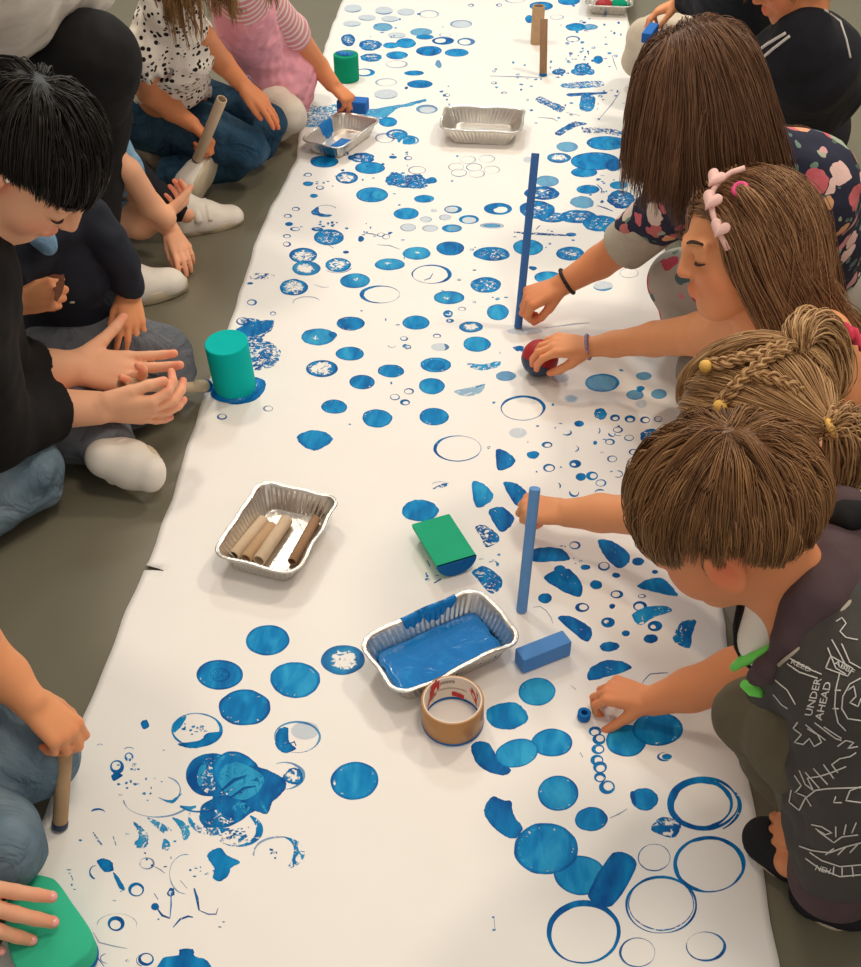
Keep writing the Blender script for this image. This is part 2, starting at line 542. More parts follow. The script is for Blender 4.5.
# round the paint-smeared tray
poly([(301, 126), (305, 116), (312, 105), (322, 106), (338, 104), (345, 112), (330, 120), (318, 126)], .62, .2, .85, 2)
poly([(362, 112), (378, 108), (402, 104), (425, 99), (424, 102), (398, 109), (386, 117), (370, 118)], .82, .15, .8, 1.5)
disc(388, 122, 9, 5, 'mid'); disc(427, 109, 11, 4.5, 'faint'); ring(427, 109, 11, 4.5, .3, op=.5, tone=.4)
ring(397, 134, 11, 5, .3, tone=.5, op=.8); ring(408, 140, 11, 5, .4, 150, 420, tone=.4, op=.9); ring(385, 138, 10, 5, .2, op=.45); poly([(394, 132), (406, 133), (402, 139), (392, 136)], .8, .3); poly([(404, 138), (414, 137), (415, 143), (403, 144)], .8, .4)
disc(324, 162, 14, 6, 'solid'); disc(360, 158, 13, 5, 'scr', wob=.15); disc(370, 168, 15, 6, 'mid'); disc(347, 178, 11, 6, 'patch'); ring(347, 178, 11, 6, .15)
poly([(386, 178), (393, 172), (405, 175), (420, 174), (428, 184), (420, 189), (398, 187), (387, 184)], .75, .7, 1, 2); poly([(424, 180), (434, 177), (437, 182), (428, 184)], .8, .7)
ring(417, 170, 9, 4, .12, op=.6); ring(408, 158, 4, 2, .35); disc(393, 157, 4, 1.5)
for a_ in [(308, 175, 4, 2), (345, 154, 4, 2)]: ring(*a_, .3, op=.8)
disc(308, 184, 5, 2.4); disc(314, 196, 4, 2); specks(380, 172, 26, 10, 14, 6); specks(320, 180, 12, 8, 8, 7)
# right far cluster
poly([(535, 101), (541, 97), (553, 103), (565, 108), (560, 113), (548, 107)], .68, .8); poly([(582, 96), (595, 97), (592, 111), (580, 110)], .78, .6)
poly([(555, 133), (566, 126), (575, 122), (587, 124), (574, 128), (560, 136)], .72, .85); poly([(583, 128), (604, 128), (624, 131), (622, 136), (603, 133), (585, 133)], .6, .85)
disc(606, 143, 20, 7, 'solid'); disc(612, 143, 8, 5, 'lite'); disc(567, 147, 11, 5, 'lite'); disc(559, 158, 12, 5, 'pale'); disc(584, 172, 13, 5, 'solid'); disc(595, 161, 24, 9, 'solid'); disc(613, 165, 8, 6, 'dark')
poly([(625, 145), (633, 143), (636, 160), (622, 160)], .8, .15, .5); ring(633, 171, 9, 4.6, .3, op=.6, tone=.4); disc(528, 160, 5, 3, 'faint')
disc(547, 181, 12, 5.5, 'lite'); disc(542, 193, 18, 6.5, 'scr', wob=.07); disc(537, 209, 18, 9, 'scr', wob=.07); disc(553, 217, 15, 5, 'scr'); disc(588, 189, 11.5, 4.5, 'solid'); disc(583, 202, 12, 6, 'lite', wob=.1)
disc(577, 216, 19, 6.5, 'scr', wob=.08); disc(600, 223, 17, 8, 'scr', wob=.08); disc(611, 229, 8, 5, 'scr', wob=.1); disc(622, 199, 14, 9, 'scr', wob=.2); disc(619, 185, 9, 4, 'mid')
line([(597, 184), (602, 189), (601, 193)], 1.2); line([(597, 205), (606, 208), (613, 211)], 1.2); line([(514, 232), (530, 233), (550, 234), (572, 235)], 2.2, .72); disc(571, 234, 5, 2, 'scr'); line([(536, 229), (540, 225)], 1.6)
specks(575, 108, 20, 8, 12, 8); specks(600, 185, 16, 10, 10, 9); specks(538, 235, 16, 4, 8, 10)
for a_ in [(468, 160), (487, 159), (456, 167), (474, 167.5), (492, 170), (459, 173), (477, 174)]:
    ring(a_[0], a_[1], 8, 3.9, .09, op=.75 if a_[0] in (474, 459) else .45, cov=.95)
# left far column
disc(372, 195, 16, 7.5, 'solid'); disc(378, 195, 8, 5, 'streak')
for a_ in [(296, 209, 4, 2), (288, 216, 4, 2), (295, 229, 5, 2), (287, 236, 4, 2), (287, 244, 4, 2.5), (252, 302, 5, 3), (273, 313, 3, 2), (320, 188, 4, 2)]: ring(*a_, .3)
disc(289, 224, 4, 2, 'dark'); disc(317, 229, 6, 2, 'scr'); disc(329, 237, 15, 8, 'scr'); disc(361, 239, 3, 3, 'dark', wob=.2); disc(346, 252, 3, 1.5, 'dark')
poly([(311, 212), (318, 207), (320, 213), (332, 215), (326, 217), (314, 215)], .8, .85); ring(326, 211, 12, 6, .12, 180, 330, op=.6)
disc(303, 255, 14, 7.5, 'patch'); disc(306, 268, 14, 7.5, 'pale'); disc(338, 265, 13, 7, 'patch'); ring(338, 267, 14, 6, .15, 10, 150); disc(355, 281, 15, 7.5, 'streak'); disc(294, 287, 14, 8, 'patch', wob=.06); ring(294, 287, 14, 8, .08)
poly([(248, 278), (256, 273), (273, 274), (273, 278), (260, 279)], .5, .9); disc(250, 283, 3, 1.2, 'dark'); ring(307, 302, 14, 6, .1, 170, 340, op=.45)
specks(340, 225, 14, 3, 12, 11); specks(378, 234, 10, 4, 8, 12); line([(364, 233), (372, 234), (379, 236)], 1, op=.7); line([(377, 245), (390, 246), (400, 250)], .9, op=.6); line([(327, 244), (334, 248)], 1, op=.8); line([(314, 284), (322, 287), (329, 287)], .8, op=.4)
ring(381, 235, 4, 2, .25, op=.7); ring(386, 237, 4, 2.6, .2, op=.7)
# middle far
for a_ in [(424, 199, 10, 4), (406, 214, 12.5, 6), (450, 249, 14, 7)]: disc(*a_, 'solid')
disc(450, 249, 6, 5, 'scr')
disc(453, 210, 9, 4, 'faint'); ring(453, 210, 9, 4, .3, tone=.5, op=.8); disc(469, 220, 10, 4.5, 'faint'); ring(469, 220, 10, 4.5, .3, tone=.6); disc(452, 229, 10, 4, 'lite'); ring(452, 229, 10, 4, .3, tone=.5)
for a_ in [(426, 220, 6, 3), (445, 218, 6, 3), (408, 228, 8, 4), (430, 229, 8, 3.4), (434, 211, 3, 1.6), (492, 226, 12, 3)]: disc(*a_, 'faint'); ring(*a_, .15, op=.25)
disc(492, 226, 9, 2, 'lite'); ring(498, 209, 14, 6, .55, 0, 360, tone=.7); disc(491, 254, 18, 7, 'scr', wob=.05); disc(417, 254, 14, 6.5, 'streak'); disc(390, 265, 15, 6, 'streak'); disc(486, 285, 15, 8, 'scr', wob=.05); disc(449, 298, 15.5, 6.5, 'streak')
ring(432, 275, 20, 9.5, .11, vary=.8); ring(380, 295, 20, 9, .11, vary=.8); line([(424, 281), (430, 279), (433, 274)], 1.2, op=.7); ring(472, 250, 2, 1, .4)
disc(528, 247, 15, 8, 'mid'); disc(570, 253, 14, 7, 'scr'); disc(548, 277, 14, 6, 'mid'); disc(603, 286, 10, 5, 'faint'); ring(603, 286, 10, 5, .4, 20, 170, tone=.3, op=.6); ring(629, 273, 9.5, 5, .07, op=.5); disc(533, 268, 4, 2, 'dark', wob=.2); specks(476, 290, 20, 8, 8, 13)
disc(498, 312, 11, 8, 'mid'); disc(525, 331, 18, 3.5, 'faint'); line([(545, 328), (575, 324), (590, 323)], 1.6, op=.35)
# blob behind the teal cylinder and puddle under it
poly([(232, 333), (243, 325), (240, 319), (252, 318), (262, 321), (274, 319), (270, 330), (262, 338), (274, 344), (280, 352), (277, 363), (268, 368), (250, 369), (246, 345)], .66, .75, 1, 2)
poly([(234, 331), (250, 322), (273, 320), (268, 330), (255, 336), (240, 335)], .85, .7); ring(243, 321, 7, 4, .3)
poly([(206, 383), (213, 395), (222, 401), (236, 405), (254, 401), (264, 392), (265, 381), (252, 377), (240, 384), (225, 386)], .97, .7); ring(262, 385, 4, 4, .35)
ring(222, 417, 5, 3, .3); ring(268, 409, 5, 3, .25, op=.6)
# left middle discs
for a_ in [(351, 324, 14, 7), (416, 323, 13.5, 7), (362, 382, 13, 7), (391, 371, 13, 6.5), (334, 407, 13, 7), (377, 418, 15, 9), (434, 416, 15, 8.5), (436, 365, 15, 7.5)]: disc(*a_, 'solid', wob=.045)
disc(436, 365, 9, 5, 'dark'); disc(318, 337, 17, 8.5, 'streak', wob=.06); disc(322, 369, 16, 8.5, 'patch'); disc(350, 354, 14, 7, 'mid'); disc(432, 386, 13, 8, 'mid'); disc(333, 335, 4, 3, 'dark', wob=.2)
poly([(297, 437), (310, 431), (324, 432), (333, 439), (325, 447), (314, 451), (302, 446)], .97, .5)
disc(448, 314, 5, 3.6, 'scr'); disc(450, 321, 4, 2, 'scr'); ring(462, 309, 4, 2, .25, op=.6); disc(471, 327, 12, 5.5, 'pale'); disc(477, 344, 14, 7.5, 'mid'); ring(404, 339, 4, 2.2, .3); ring(392, 346, 4, 2, .3, 0, 190); disc(407, 347, 4, 2.5, 'patch', wob=.3); ring(437, 336, 4, 2.2, .28)
disc(440, 347, 9, 4, 'faint'); ring(440, 347, 9, 4, .3, -60, 60, op=.6); ring(409, 391, 5, 3, .25); ring(395, 397, 5, 3, .2); ring(405, 402, 5, 3, .45); ring(457, 448, 24, 13, .07, vary=.8); ring(523, 408, 22.5, 12.5, .1, vary=.8)
poly([(468, 363), (484, 364), (500, 361), (498, 367), (482, 370), (470, 367)], .7, .3); poly([(454, 391), (470, 387), (485, 384), (480, 393), (465, 396)], .8, .1, .45); line([(476, 387), (485, 384)], 2, op=.8, tone=.5)
disc(506, 376, 10, 5, 'lite'); poly([(513, 347), (523, 346), (523, 351), (517, 351)], .8, .7); disc(602, 383, 17, 9, 'lite'); ring(602, 383, 17, 9, .12, tone=.5); disc(560, 378, 9, 5, 'faint'); disc(571, 399, 7, 4, 'faint'); disc(571, 399, 5, 3, 'faint'); disc(518, 433, 9, 5, 'faint')
disc(644, 376, 8, 4, 'lite'); disc(635, 395, 9, 5, 'lite'); disc(640, 389, 4, 3, 'solid', wob=.25); disc(659, 394, 8, 5, 'lite'); disc(641, 404, 6, 4, 'faint')
# little rings
disc(600, 414, 6, 6, 'scr', wob=.2); disc(650, 436, 10, 7, 'scr', wob=.12)
for a_ in [(615, 418, 5, 3.4, .5), (630, 419, 5.5, 3.6, .5), (645, 420, 5, 3.4, .35), (658, 419, 4, 3, .2), (629, 438, 5, 3, .2), (634, 452, 5.4, 3, .22), (612, 459, 5, 3.3, .22), (549, 468, 6, 4, .3), (592, 476, 6, 4.4, .45),
           (601, 483, 5.4, 3.6, .22), (618, 430, 5, 3, .25), (610, 442, 5, 3, .3), (547, 445, 5.4, 3, .4), (575, 464, 6, 4, .7), (575, 545, 5.6, 4, .28), (604, 566, 6, 4.4, .28), (617, 594, 6.4, 4, .35), (582, 607, 7, 4.6, .4),
           (642, 596, 4, 2, .3), (640, 606, 7, 5, .35), (608, 622, 7, 5, .8), (655, 626, 7.4, 5.2, .7)]:
    ring(*a_)
for a_ in [(567, 433, 5, 3, -60, 150), (575, 449, 4, 3, -80, 90), (598, 431, 2.5, 3, -80, 90), (618, 434, 4, 2, 20, 200), (618, 474, 5, 3.6, -100, 130), (574, 493, 5, 4, -30, 210), (600, 492, 5, 3, 170, 330), (558, 486, 3, 3, -90, 60), (612, 434, 4, 3, 40, 200)]:
    ring(a_[0], a_[1], a_[2], a_[3], .35, a_[4], a_[5])
for a_ in [(579, 424, 5, 3), (533, 455, 6, 4), (581, 477, 5, 4), (595, 443, 2, 2), (638, 561, 6, 4), (585, 567, 5, 2.6), (616, 575, 4, 2.6), (596, 584, 6, 4.6), (545, 598, 7, 5), (651, 639, 7, 4.6), (626, 633, 4, 3), (610, 646, 9.5, 5), (612, 606, 3, 2.5), (655, 572, 3, 2)]:
    disc(*a_, 'dark', wob=.1)
specks(566, 553, 12, 8, 6, 14); specks(600, 440, 30, 14, 12, 15)
# half discs
for a_ in [[(496, 450), (505, 451), (515, 459), (512, 466), (498, 470)], [(503, 483), (517, 484), (527, 494), (517, 506)], [(489, 510), (502, 507), (514, 517), (511, 526), (501, 532), (492, 520)],
           [(533, 550), (545, 547), (562, 549), (570, 559), (555, 561), (533, 561)], [(598, 540), (612, 541), (628, 552), (629, 562), (618, 568), (604, 555)],
           [(544, 578), (556, 570), (570, 569), (582, 584), (580, 596), (565, 592)], [(558, 618), (572, 616), (590, 627), (592, 635), (585, 641)], [(589, 680), (590, 668), (605, 660), (622, 661), (632, 668), (612, 675)]]:
    poly(a_, .86, .75)
disc(560, 569, 6, 4, 'dark')
poly([(472, 482), (484, 484), (493, 494), (490, 502), (476, 507)], .88, .35); poly([(475, 527), (485, 525), (499, 536), (497, 543), (486, 547), (480, 535)], .66, .85); poly([(472, 572), (485, 566), (502, 579), (499, 590), (490, 593), (478, 580)], .76, .75)
poly([(637, 586), (652, 578), (665, 580), (678, 596), (655, 592)], .85, .55); poly([(632, 615), (645, 607), (665, 606), (672, 611), (655, 617), (640, 625)], .78, .4); poly([(675, 632), (682, 622), (696, 621), (692, 635), (690, 648), (680, 646), (673, 640)], .78, .75)
poly([(420 + 18 * math.cos(q) * (1.05 if q < 3.1 else 1), 510 + 11 * math.sin(q)) for q in np.linspace(0, 6, 12)], .96, .5); poly([(433, 489), (438, 485), (448, 482), (446, 486)], .7, .95); ring(440, 484, 8, 3, .12, 180, 330, op=.5)
specks(432, 575, 8, 5, 10, 16); specks(492, 560, 6, 4, 6, 17); line([(427, 560), (430, 566)], 2, .7); line([(434, 583), (441, 579)], 2.5, .7); line([(495, 561), (499, 564)], 2)
line([(533, 607), (540, 606), (546, 610), (551, 617), (553, 623)], .8, op=.55); line([(642, 683), (646, 678), (650, 674), (662, 673), (668, 673)], .9, op=.9); line([(571, 685), (576, 689)], 1, op=.7)
# near right
disc(537, 691, 18.5, 14, 'mid', wob=.03); poly([(487, 710), (497, 704), (515, 702), (526, 711), (527, 721), (512, 729), (495, 727), (487, 719)], .98, .42)
poly([(471, 746), (480, 741), (490, 744), (497, 756), (511, 770), (503, 775), (487, 771), (476, 762)], .98, .75); disc(552, 742, 20.5, 14, 'solid', wob=.03); disc(517, 753, 22, 14, 'mid', rot=-.2)
disc(558, 793, 20.5, 17.5, 'mid', wob=.03); disc(591, 819, 16.5, 12, 'solid', wob=.03); disc(626, 741, 20, 16, 'mid'); disc(658, 729, 25, 17, 'solid'); poly([(650, 727), (658, 730), (662, 736), (655, 733)], .2, 0, .1)
disc(644, 800, 14, 11, 'solid', wob=.08); poly([(630, 793), (634, 792), (636, 805), (632, 803)], .98, .9); ring(665, 757, 8, 4.6, .3, 60, 270); disc(667, 757, 5, 3, 'solid')
for a_ in [(595, 731, 6.5, 5), (599, 739, 6.5, 5.5), (598, 749, 6.5, 5), (597, 760, 6.5, 5.5), (600, 767, 7, 6), (600, 777, 6, 5), (607, 787, 8, 7)]: ring(*a_, .42, tone=.75, cov=.8)
poly([(484, 812), (488, 801), (494, 796), (503, 800), (511, 801), (513, 812), (517, 820), (523, 828), (516, 838), (505, 836), (492, 826)], .97, .75)
disc(580, 875, 26, 20, 'mid', rot=.1); disc(546, 849, 32, 26, 'solid', wob=.03); ring(546, 849, 28, 22, .1, 90, 250, cov=.6, tone=.2); poly([(588, 896), (613, 853), (637, 864), (612, 906)], .97, .78)
ring(583, 932, 37, 32, .12, tone=.8, cov=.97, vary=.6); line([(610, 818), (619, 814), (627, 809)], 1, op=.7)
ring(703, 804, 36, 27, .1, cov=.95, tone=.75, vary=.3); ring(701, 804, 32, 25, .14, cov=.9, tone=.8, vary=.4); ring(704, 806, 37, 27, .05, -30, 60, cov=.8)
ring(709, 865, 36, 28.5, .1, cov=.97, tone=.8, vary=.3); ring(661, 905, 36, 29, .06, cov=.85, tone=.75, vary=.3); ring(661, 904, 33, 27, .035, cov=.7, tone=.75); ring(654, 858, 16.5, 13.6, .06, op=.7, vary=.2); ring(637, 953, 18, 15, .07, op=.8); ring(706, 947, 20, 15, .09, vary=.9, op=.9)
poly([(651, 830), (662, 817), (681, 824), (673, 838)], .66, .85); specks(664, 822, 6, 3, 5, 18); specks(495, 925, 2, 5, 3, 19); line([(494, 917), (495, 930)], .8); line([(580, 752), (583, 757)], 1)
# near left
disc(268, 640, 22, 15, 'solid', rot=-.1); disc(220, 675, 23, 15, 'solid'); disc(220, 675, 10, 7, 'patch'); disc(295, 680, 25, 18, 'solid', wob=.04); disc(343, 660, 22, 15, 'pale'); disc(245, 707, 26, 18, 'solid', wob=.04); disc(354, 781, 24, 19, 'solid', rot=-.1)
ring(197, 730, 26, 17, .1, cov=.8, tone=.5); poly([(178, 744), (200, 740), (207, 733), (222, 732), (217, 740), (205, 746), (190, 748)], .9, .6); specks(192, 729, 8, 3, 14, 20); poly([(173, 732), (175, 722), (186, 716), (184, 722), (178, 730)], .85, .5)
ring(297, 737, 23.5, 16, .07, cov=.85, tone=.4, op=.7); poly([(275, 738), (279, 729), (288, 728), (289, 741), (296, 749), (285, 753), (277, 748)], .86, .7); disc(305, 731, 14, 9, 'faint'); line([(287, 744), (295, 742)], 2); line([(294, 741), (296, 746)], 2)
disc(214, 776, 26, 19, 'scr', -.3); ring(212, 775, 26, 22, .45, 120, 330, cov=.95, tone=.85); disc(236, 772, 24, 21, 'solid', .3, .06); disc(240, 796, 28, 19, 'scr', -.2, .07); disc(222, 812, 25, 16, 'scr', -.2, .08); disc(236, 806, 18, 12, 'dark', 0, .1); poly([(248, 766), (262, 768), (272, 772), (284, 779), (286, 788), (278, 797), (272, 803), (267, 814), (256, 811), (246, 808), (240, 798), (244, 782)], .95, .8)
poly([(222, 768), (236, 762), (252, 768), (264, 778), (258, 792), (244, 800), (230, 796), (220, 784)], .8, .05, .85); poly([(236, 782), (250, 778), (262, 784), (250, 794)], .7, .0, .9); line([(222, 790), (234, 780), (246, 776)], 4, .9, .9); line([(230, 798), (244, 788), (256, 786)], 3, .9, .9); poly([(196, 765), (204, 760), (206, 774), (200, 786), (192, 782)], .72, .1, .9); poly([(214, 757), (226, 754), (224, 760), (214, 764)], .4, 0, .9); poly([(232, 808), (240, 802), (250, 806), (244, 814)], .6, .1, .9); ring(214, 776, 26, 20, .25, 100, 250, cov=.95, tone=.9); line([(258, 796), (263, 806), (267, 813)], 2.5, .6, 0, .8); line([(196, 806), (190, 808), (180, 806)], 4, .9, .5); poly([(206, 822), (216, 815), (226, 818), (224, 830), (212, 834), (203, 829)], .6, .7); poly([(222, 833), (240, 828), (248, 836), (236, 844), (224, 841)], .45, .8); poly([(196, 776), (201, 778), (203, 784), (197, 783)], .2, 0); ring(285, 776, 20, 14, .12, -120, 90, tone=.4, op=.6); disc(292, 777, 10, 8, 'patch', wob=.2)
ring(238, 830, 25, 17, .2, -60, 130, cov=.75, tone=.5); specks(237, 832, 6, 5, 18, 21); ring(212, 818, 24, 17, .35, 40, 200, cov=.62, tone=.6); ring(200, 800, 24, 12, .12, 40, 150, cov=.9)
ring(279, 853, 26, 17, .3, -80, 70, cov=.66, tone=.5); ring(279, 853, 26, 17, .2, 170, 290, cov=.75, tone=.5, op=.5); specks(274, 853, 5, 2, 5, 22)
poly([(207, 856), (212, 850), (221, 848), (227, 855), (240, 862), (231, 868), (228, 876), (220, 881), (213, 878), (214, 868)], .93, .5); specks(205, 872, 10, 7, 10, 23)
poly([(155, 980), (163, 958), (178, 955), (180, 949), (193, 949), (195, 956), (208, 961), (213, 980)], .98, .65)
poly([(141, 722), (147, 720), (149, 727), (143, 729)], .95, .8); ring(100, 746, 3, 2, .4, 180, 340); ring(117, 767, 7, 7, .4, cov=.85); poly([(111, 776), (116, 773), (123, 775), (114, 781)], .9, .8); ring(129, 757, 4.5, 4.5, .45, cov=.7); ring(129, 750, 5, 3, .3, 190, 350); specks(131, 765, 4, 3, 8, 24)
ring(157, 800, 34, 17, .1, 20, 180, op=.55, tone=.5); ring(165, 790, 16, 14, .18, -80, 60, op=.55, tone=.5); poly([(158, 797), (170, 800), (182, 793), (172, 803)], .8, .4, .9); specks(140, 785, 12, 6, 14, 25); ring(98, 812, 7, 4, .35, 190, 360)
poly([(133, 822), (140, 825), (148, 835), (146, 846), (141, 848), (134, 843), (139, 836)], .68, .35, .9); poly([(147, 817), (160, 822), (172, 830), (166, 834), (155, 826)], .7, .35, .9); poly([(172, 817), (184, 822), (190, 834), (184, 840), (180, 828)], .75, .3, .9); poly([(164, 838), (170, 843), (168, 850), (162, 848)], .7, .4)
line([(93, 832), (98, 840), (103, 846)], 2.5, .7, .8, .7); line([(113, 836), (116, 845)], 1.6, .8, .8, .8); specks(145, 856, 4, 5, 6, 26)
poly([(97, 861), (104, 858), (112, 862), (113, 870), (104, 871)], .93, .8); ring(95, 872, 6, 7, .35, 90, 280); poly([(113, 872), (118, 876), (125, 888), (121, 890), (116, 882)], .75, .7); ring(136, 889, 8, 7, .3, cov=.8); ring(147, 863, 7.5, 6, .15, op=.6); line([(154, 866), (160, 869), (165, 873)], 1, op=.6)
ring(186, 874, 17, 20, .1, 90, 280, op=.55, tone=.5); line([(180, 880), (187, 888)], 1.2, op=.6); ring(116, 923, 8.5, 7.5, .38, cov=.98); ring(117, 924, 20, 11, .05, 170, 380, op=.5); ring(146, 959, 8, 6.5, .3); ring(142, 960, 6, 6, .2, 90, 270, op=.7)
line([(194, 888), (197, 898), (199, 910)], 3, .85); line([(199, 910), (208, 914), (216, 914), (218, 908)], 1.2); line([(171, 892), (171, 905), (170, 917)], 1.6, .9, .5); line([(157, 908), (162, 915), (170, 918)], 2.4); disc(155, 906, 4, 3.6, 'dark'); disc(171, 892, 4, 4, 'scr', wob=.3); line([(173, 927), (180, 919), (188, 916), (193, 917)], 2, .85); line([(154, 893), (158, 899)], 1.4)
line([(93, 932), (99, 942), (115, 946), (127, 948)], 1.2, op=.5); line([(88, 951), (98, 958), (104, 966)], 1.2, op=.8); ring(107, 958, 7, 5, .2, 90, 260); specks(72, 877, 3, 6, 4, 27); line([(71, 875), (73, 880)], 1.5)
disc(52, 962, 18, 8, 'solid')
specks(480, 300, 130, 120, 40, 28); specks(180, 850, 60, 60, 26, 29)
pp = mesh_obj('paint_prints', PR_V, PR_F, M['print'], paper, attrs={'print': np.array(PR_A)})
tag(pp, 'blue paint prints of discs, rings and half discs')
# ------------------------------------------------------------------ lights
def area(name, loc, target, power, size, color):
    d = bpy.data.lights.new(name, 'AREA'); d.shape = 'DISK'; d.size = size; d.energy = power; d.color = color
    o = bpy.data.objects.new(name, d); COL.objects.link(o); o.location = loc
    o.rotation_euler = (Vector(target) - Vector(loc)).to_track_quat('-Z', 'Y').to_euler()
    return o


WARM = (1.0, .86, .68)
area('ceiling_lamp', (1.5, 3.4, 3.1), (0.1, 2.0, 0), 38, .35, WARM)
area('ceiling_lamp', (-1.3, 3.6, 3.1), (0.0, 2.0, 0), 28, .35, WARM)
area('ceiling_lamp', (0.5, 1.0, 3.2), (0.1, 1.6, 0), 24, .6, WARM)
area('ceiling_lamp', (-0.4, 5.6, 3.2), (0.1, 3.6, 0), 40, .5, (.84, .97, 1))
w = bpy.data.worlds.new('world'); SC.world = w; w.use_nodes = True
w.node_tree.nodes['Background'].inputs[0].default_value = (1.0, .92, .82, 1)
w.node_tree.nodes['Background'].inputs[1].default_value = .62
SC.view_settings.view_transform = 'Standard'; SC.view_settings.look = 'None'
SC.view_settings.exposure = 0.0; SC.view_settings.gamma = 1.0; SC.view_settings.use_curve_mapping = False


# ------------------------------------------------------------------ foil trays
def ground(x, y): return float(paper_h(x, y)) + .0008


def rrect(L, W, r, n):
    """n points evenly round a rounded rectangle, with the outward normal"""
    segs = []
    hx, hy = L / 2 - r, W / 2 - r
    per = 4 * hx + 4 * hy + 2 * PI * r
    pts = []
    for k in range(n):
        s = per * k / n
        for (ln, kind, cx_, cy_, a0) in ((2 * hy, 'l', hx + r, -hy, 0), (PI * r / 2, 'c', hx, hy, 0), (2 * hx, 'l', hx, hy + r, PI / 2), (PI * r / 2, 'c', -hx, hy, PI / 2),
                                         (2 * hy, 'l', -hx - r, hy, PI), (PI * r / 2, 'c', -hx, -hy, PI), (2 * hx, 'l', -hx, -hy - r, -PI / 2), (PI * r / 2, 'c', hx, -hy, -PI / 2)):
            if s <= ln + 1e-9:
                if kind == 'l':
                    d_ = (-math.sin(a0), math.cos(a0)); pts.append((cx_ + d_[0] * s, cy_ + d_[1] * s, math.cos(a0), math.sin(a0)))
                else:
                    a = a0 + s / r; pts.append((cx_ + r * math.cos(a), cy_ + r * math.sin(a), math.cos(a), math.sin(a)))
                break
            s -= ln
        else:
            pts.append(pts[0])
    return pts


def tray(corners, zr, label, z0=0., sub=(.80, .70), group='foil baking trays'):
    """loaf tray from its four rim corners (photo pixels at rim height): pleated walls, flat base, rolled rim"""
    W4 = [P(a, b, zr) for a, b in corners]
    c = sum(W4) / 4
    lx = ((W4[1] - W4[0]) + (W4[2] - W4[3])) / 2; ly = ((W4[3] - W4[0]) + (W4[2] - W4[1])) / 2
    L, W = np.linalg.norm(lx), np.linalg.norm(ly)
    ax = unit(lx); ay = unit(np.cross([0, 0, 1.0], ax)); ay = ay if np.dot(ay, ly) > 0 else -ay
    if np.dot(np.cross(ax, ay), [0, 0, 1]) < 0: ax, ay = -ax, ay
    L += .006; W += .006
    n = 300
    zb = ground(c[0], c[1]) + .0005; h = zr - zb
    root = empty('foil_tray', (c[0], c[1], zb))
    rng = random.Random(int(corners[0][0]))
    def at(k, t, off=0.):
        """t: 1 at the rim, 0 at the foot of the wall"""
        top = rrect(L - .012, W - .012, .022, n)[k] if False else TOP[k]
        bot = BOT[k]
        x = bot[0] + (top[0] - bot[0]) * t; y = bot[1] + (top[1] - bot[1]) * t
        pl = .0016 * math.sin(2 * PI * k / n * 62) * math.sin(PI * min(1, t * 1.02)) + .001 * math.sin(2 * PI * k / n * 9 + 1) * t
        x += top[2] * (pl + off); y += top[3] * (pl + off)
        return np.array([c[0], c[1], 0]) + ax * x + ay * y + np.array([0, 0, zb + h * t])
    TOP = rrect(L - .010, W - .010, .024, n); BOT = rrect(L * sub[0], W * sub[1], .018, n)
    rings = []
    rim = [(.0050, -.0030), (.0066, -.0012), (.0064, .0006), (.0045, .0016), (.0020, .0012)]
    bend = [rng.uniform(-1, 1) for _ in range(6)]
    def rb(k): return .0012 * sum(b_ * math.sin((j + 2) * 2 * PI * k / n + j) for j, b_ in enumerate(bend))
    for (o_, dz) in rim:
        rings.append([at(k, 1.0, o_) + np.array([0, 0, dz + rb(k)]) for k in range(n)])
    for t_ in (1.0, .94, .85, .74, .62, .5, .38, .26, .15, .07, .02):
        rings.append([at(k, t_) + np.array([0, 0, rb(k) * t_]) for k in range(n)])
    for q in (.97, .9, .7, .4, .12):
        rings.append([np.array([c[0], c[1], 0]) + ax * BOT[k][0] * q + ay * BOT[k][1] * q + np.array([0, 0, zb + .0004 * math.sin(k * .3 + q * 9) * (q < .95)]) for k in range(n)])
    mb = MB(); mb.loft(rings, cap1=True)
    b = mb.build('foil_body', M['foil'], root)
    sd_ = b.modifiers.new('thick', 'SOLIDIFY'); sd_.thickness = .0007; sd_.offset = 0
    rm = MB(); rm.tube([at(k, 1.0, .0058) + np.array([0, 0, rb(k) + .0003]) for k in list(range(n)) + [0]], .0021, 8, caps=False)
    rm.build('rolled_rim', M['foil'], root)
    tag(root, label, 'tray', group)
    return dict(root=root, c=c, ax=ax, ay=ay, L=L, W=W, zb=zb, h=h, at=at, n=n, BOT=BOT, TOP=TOP, zr=zr)


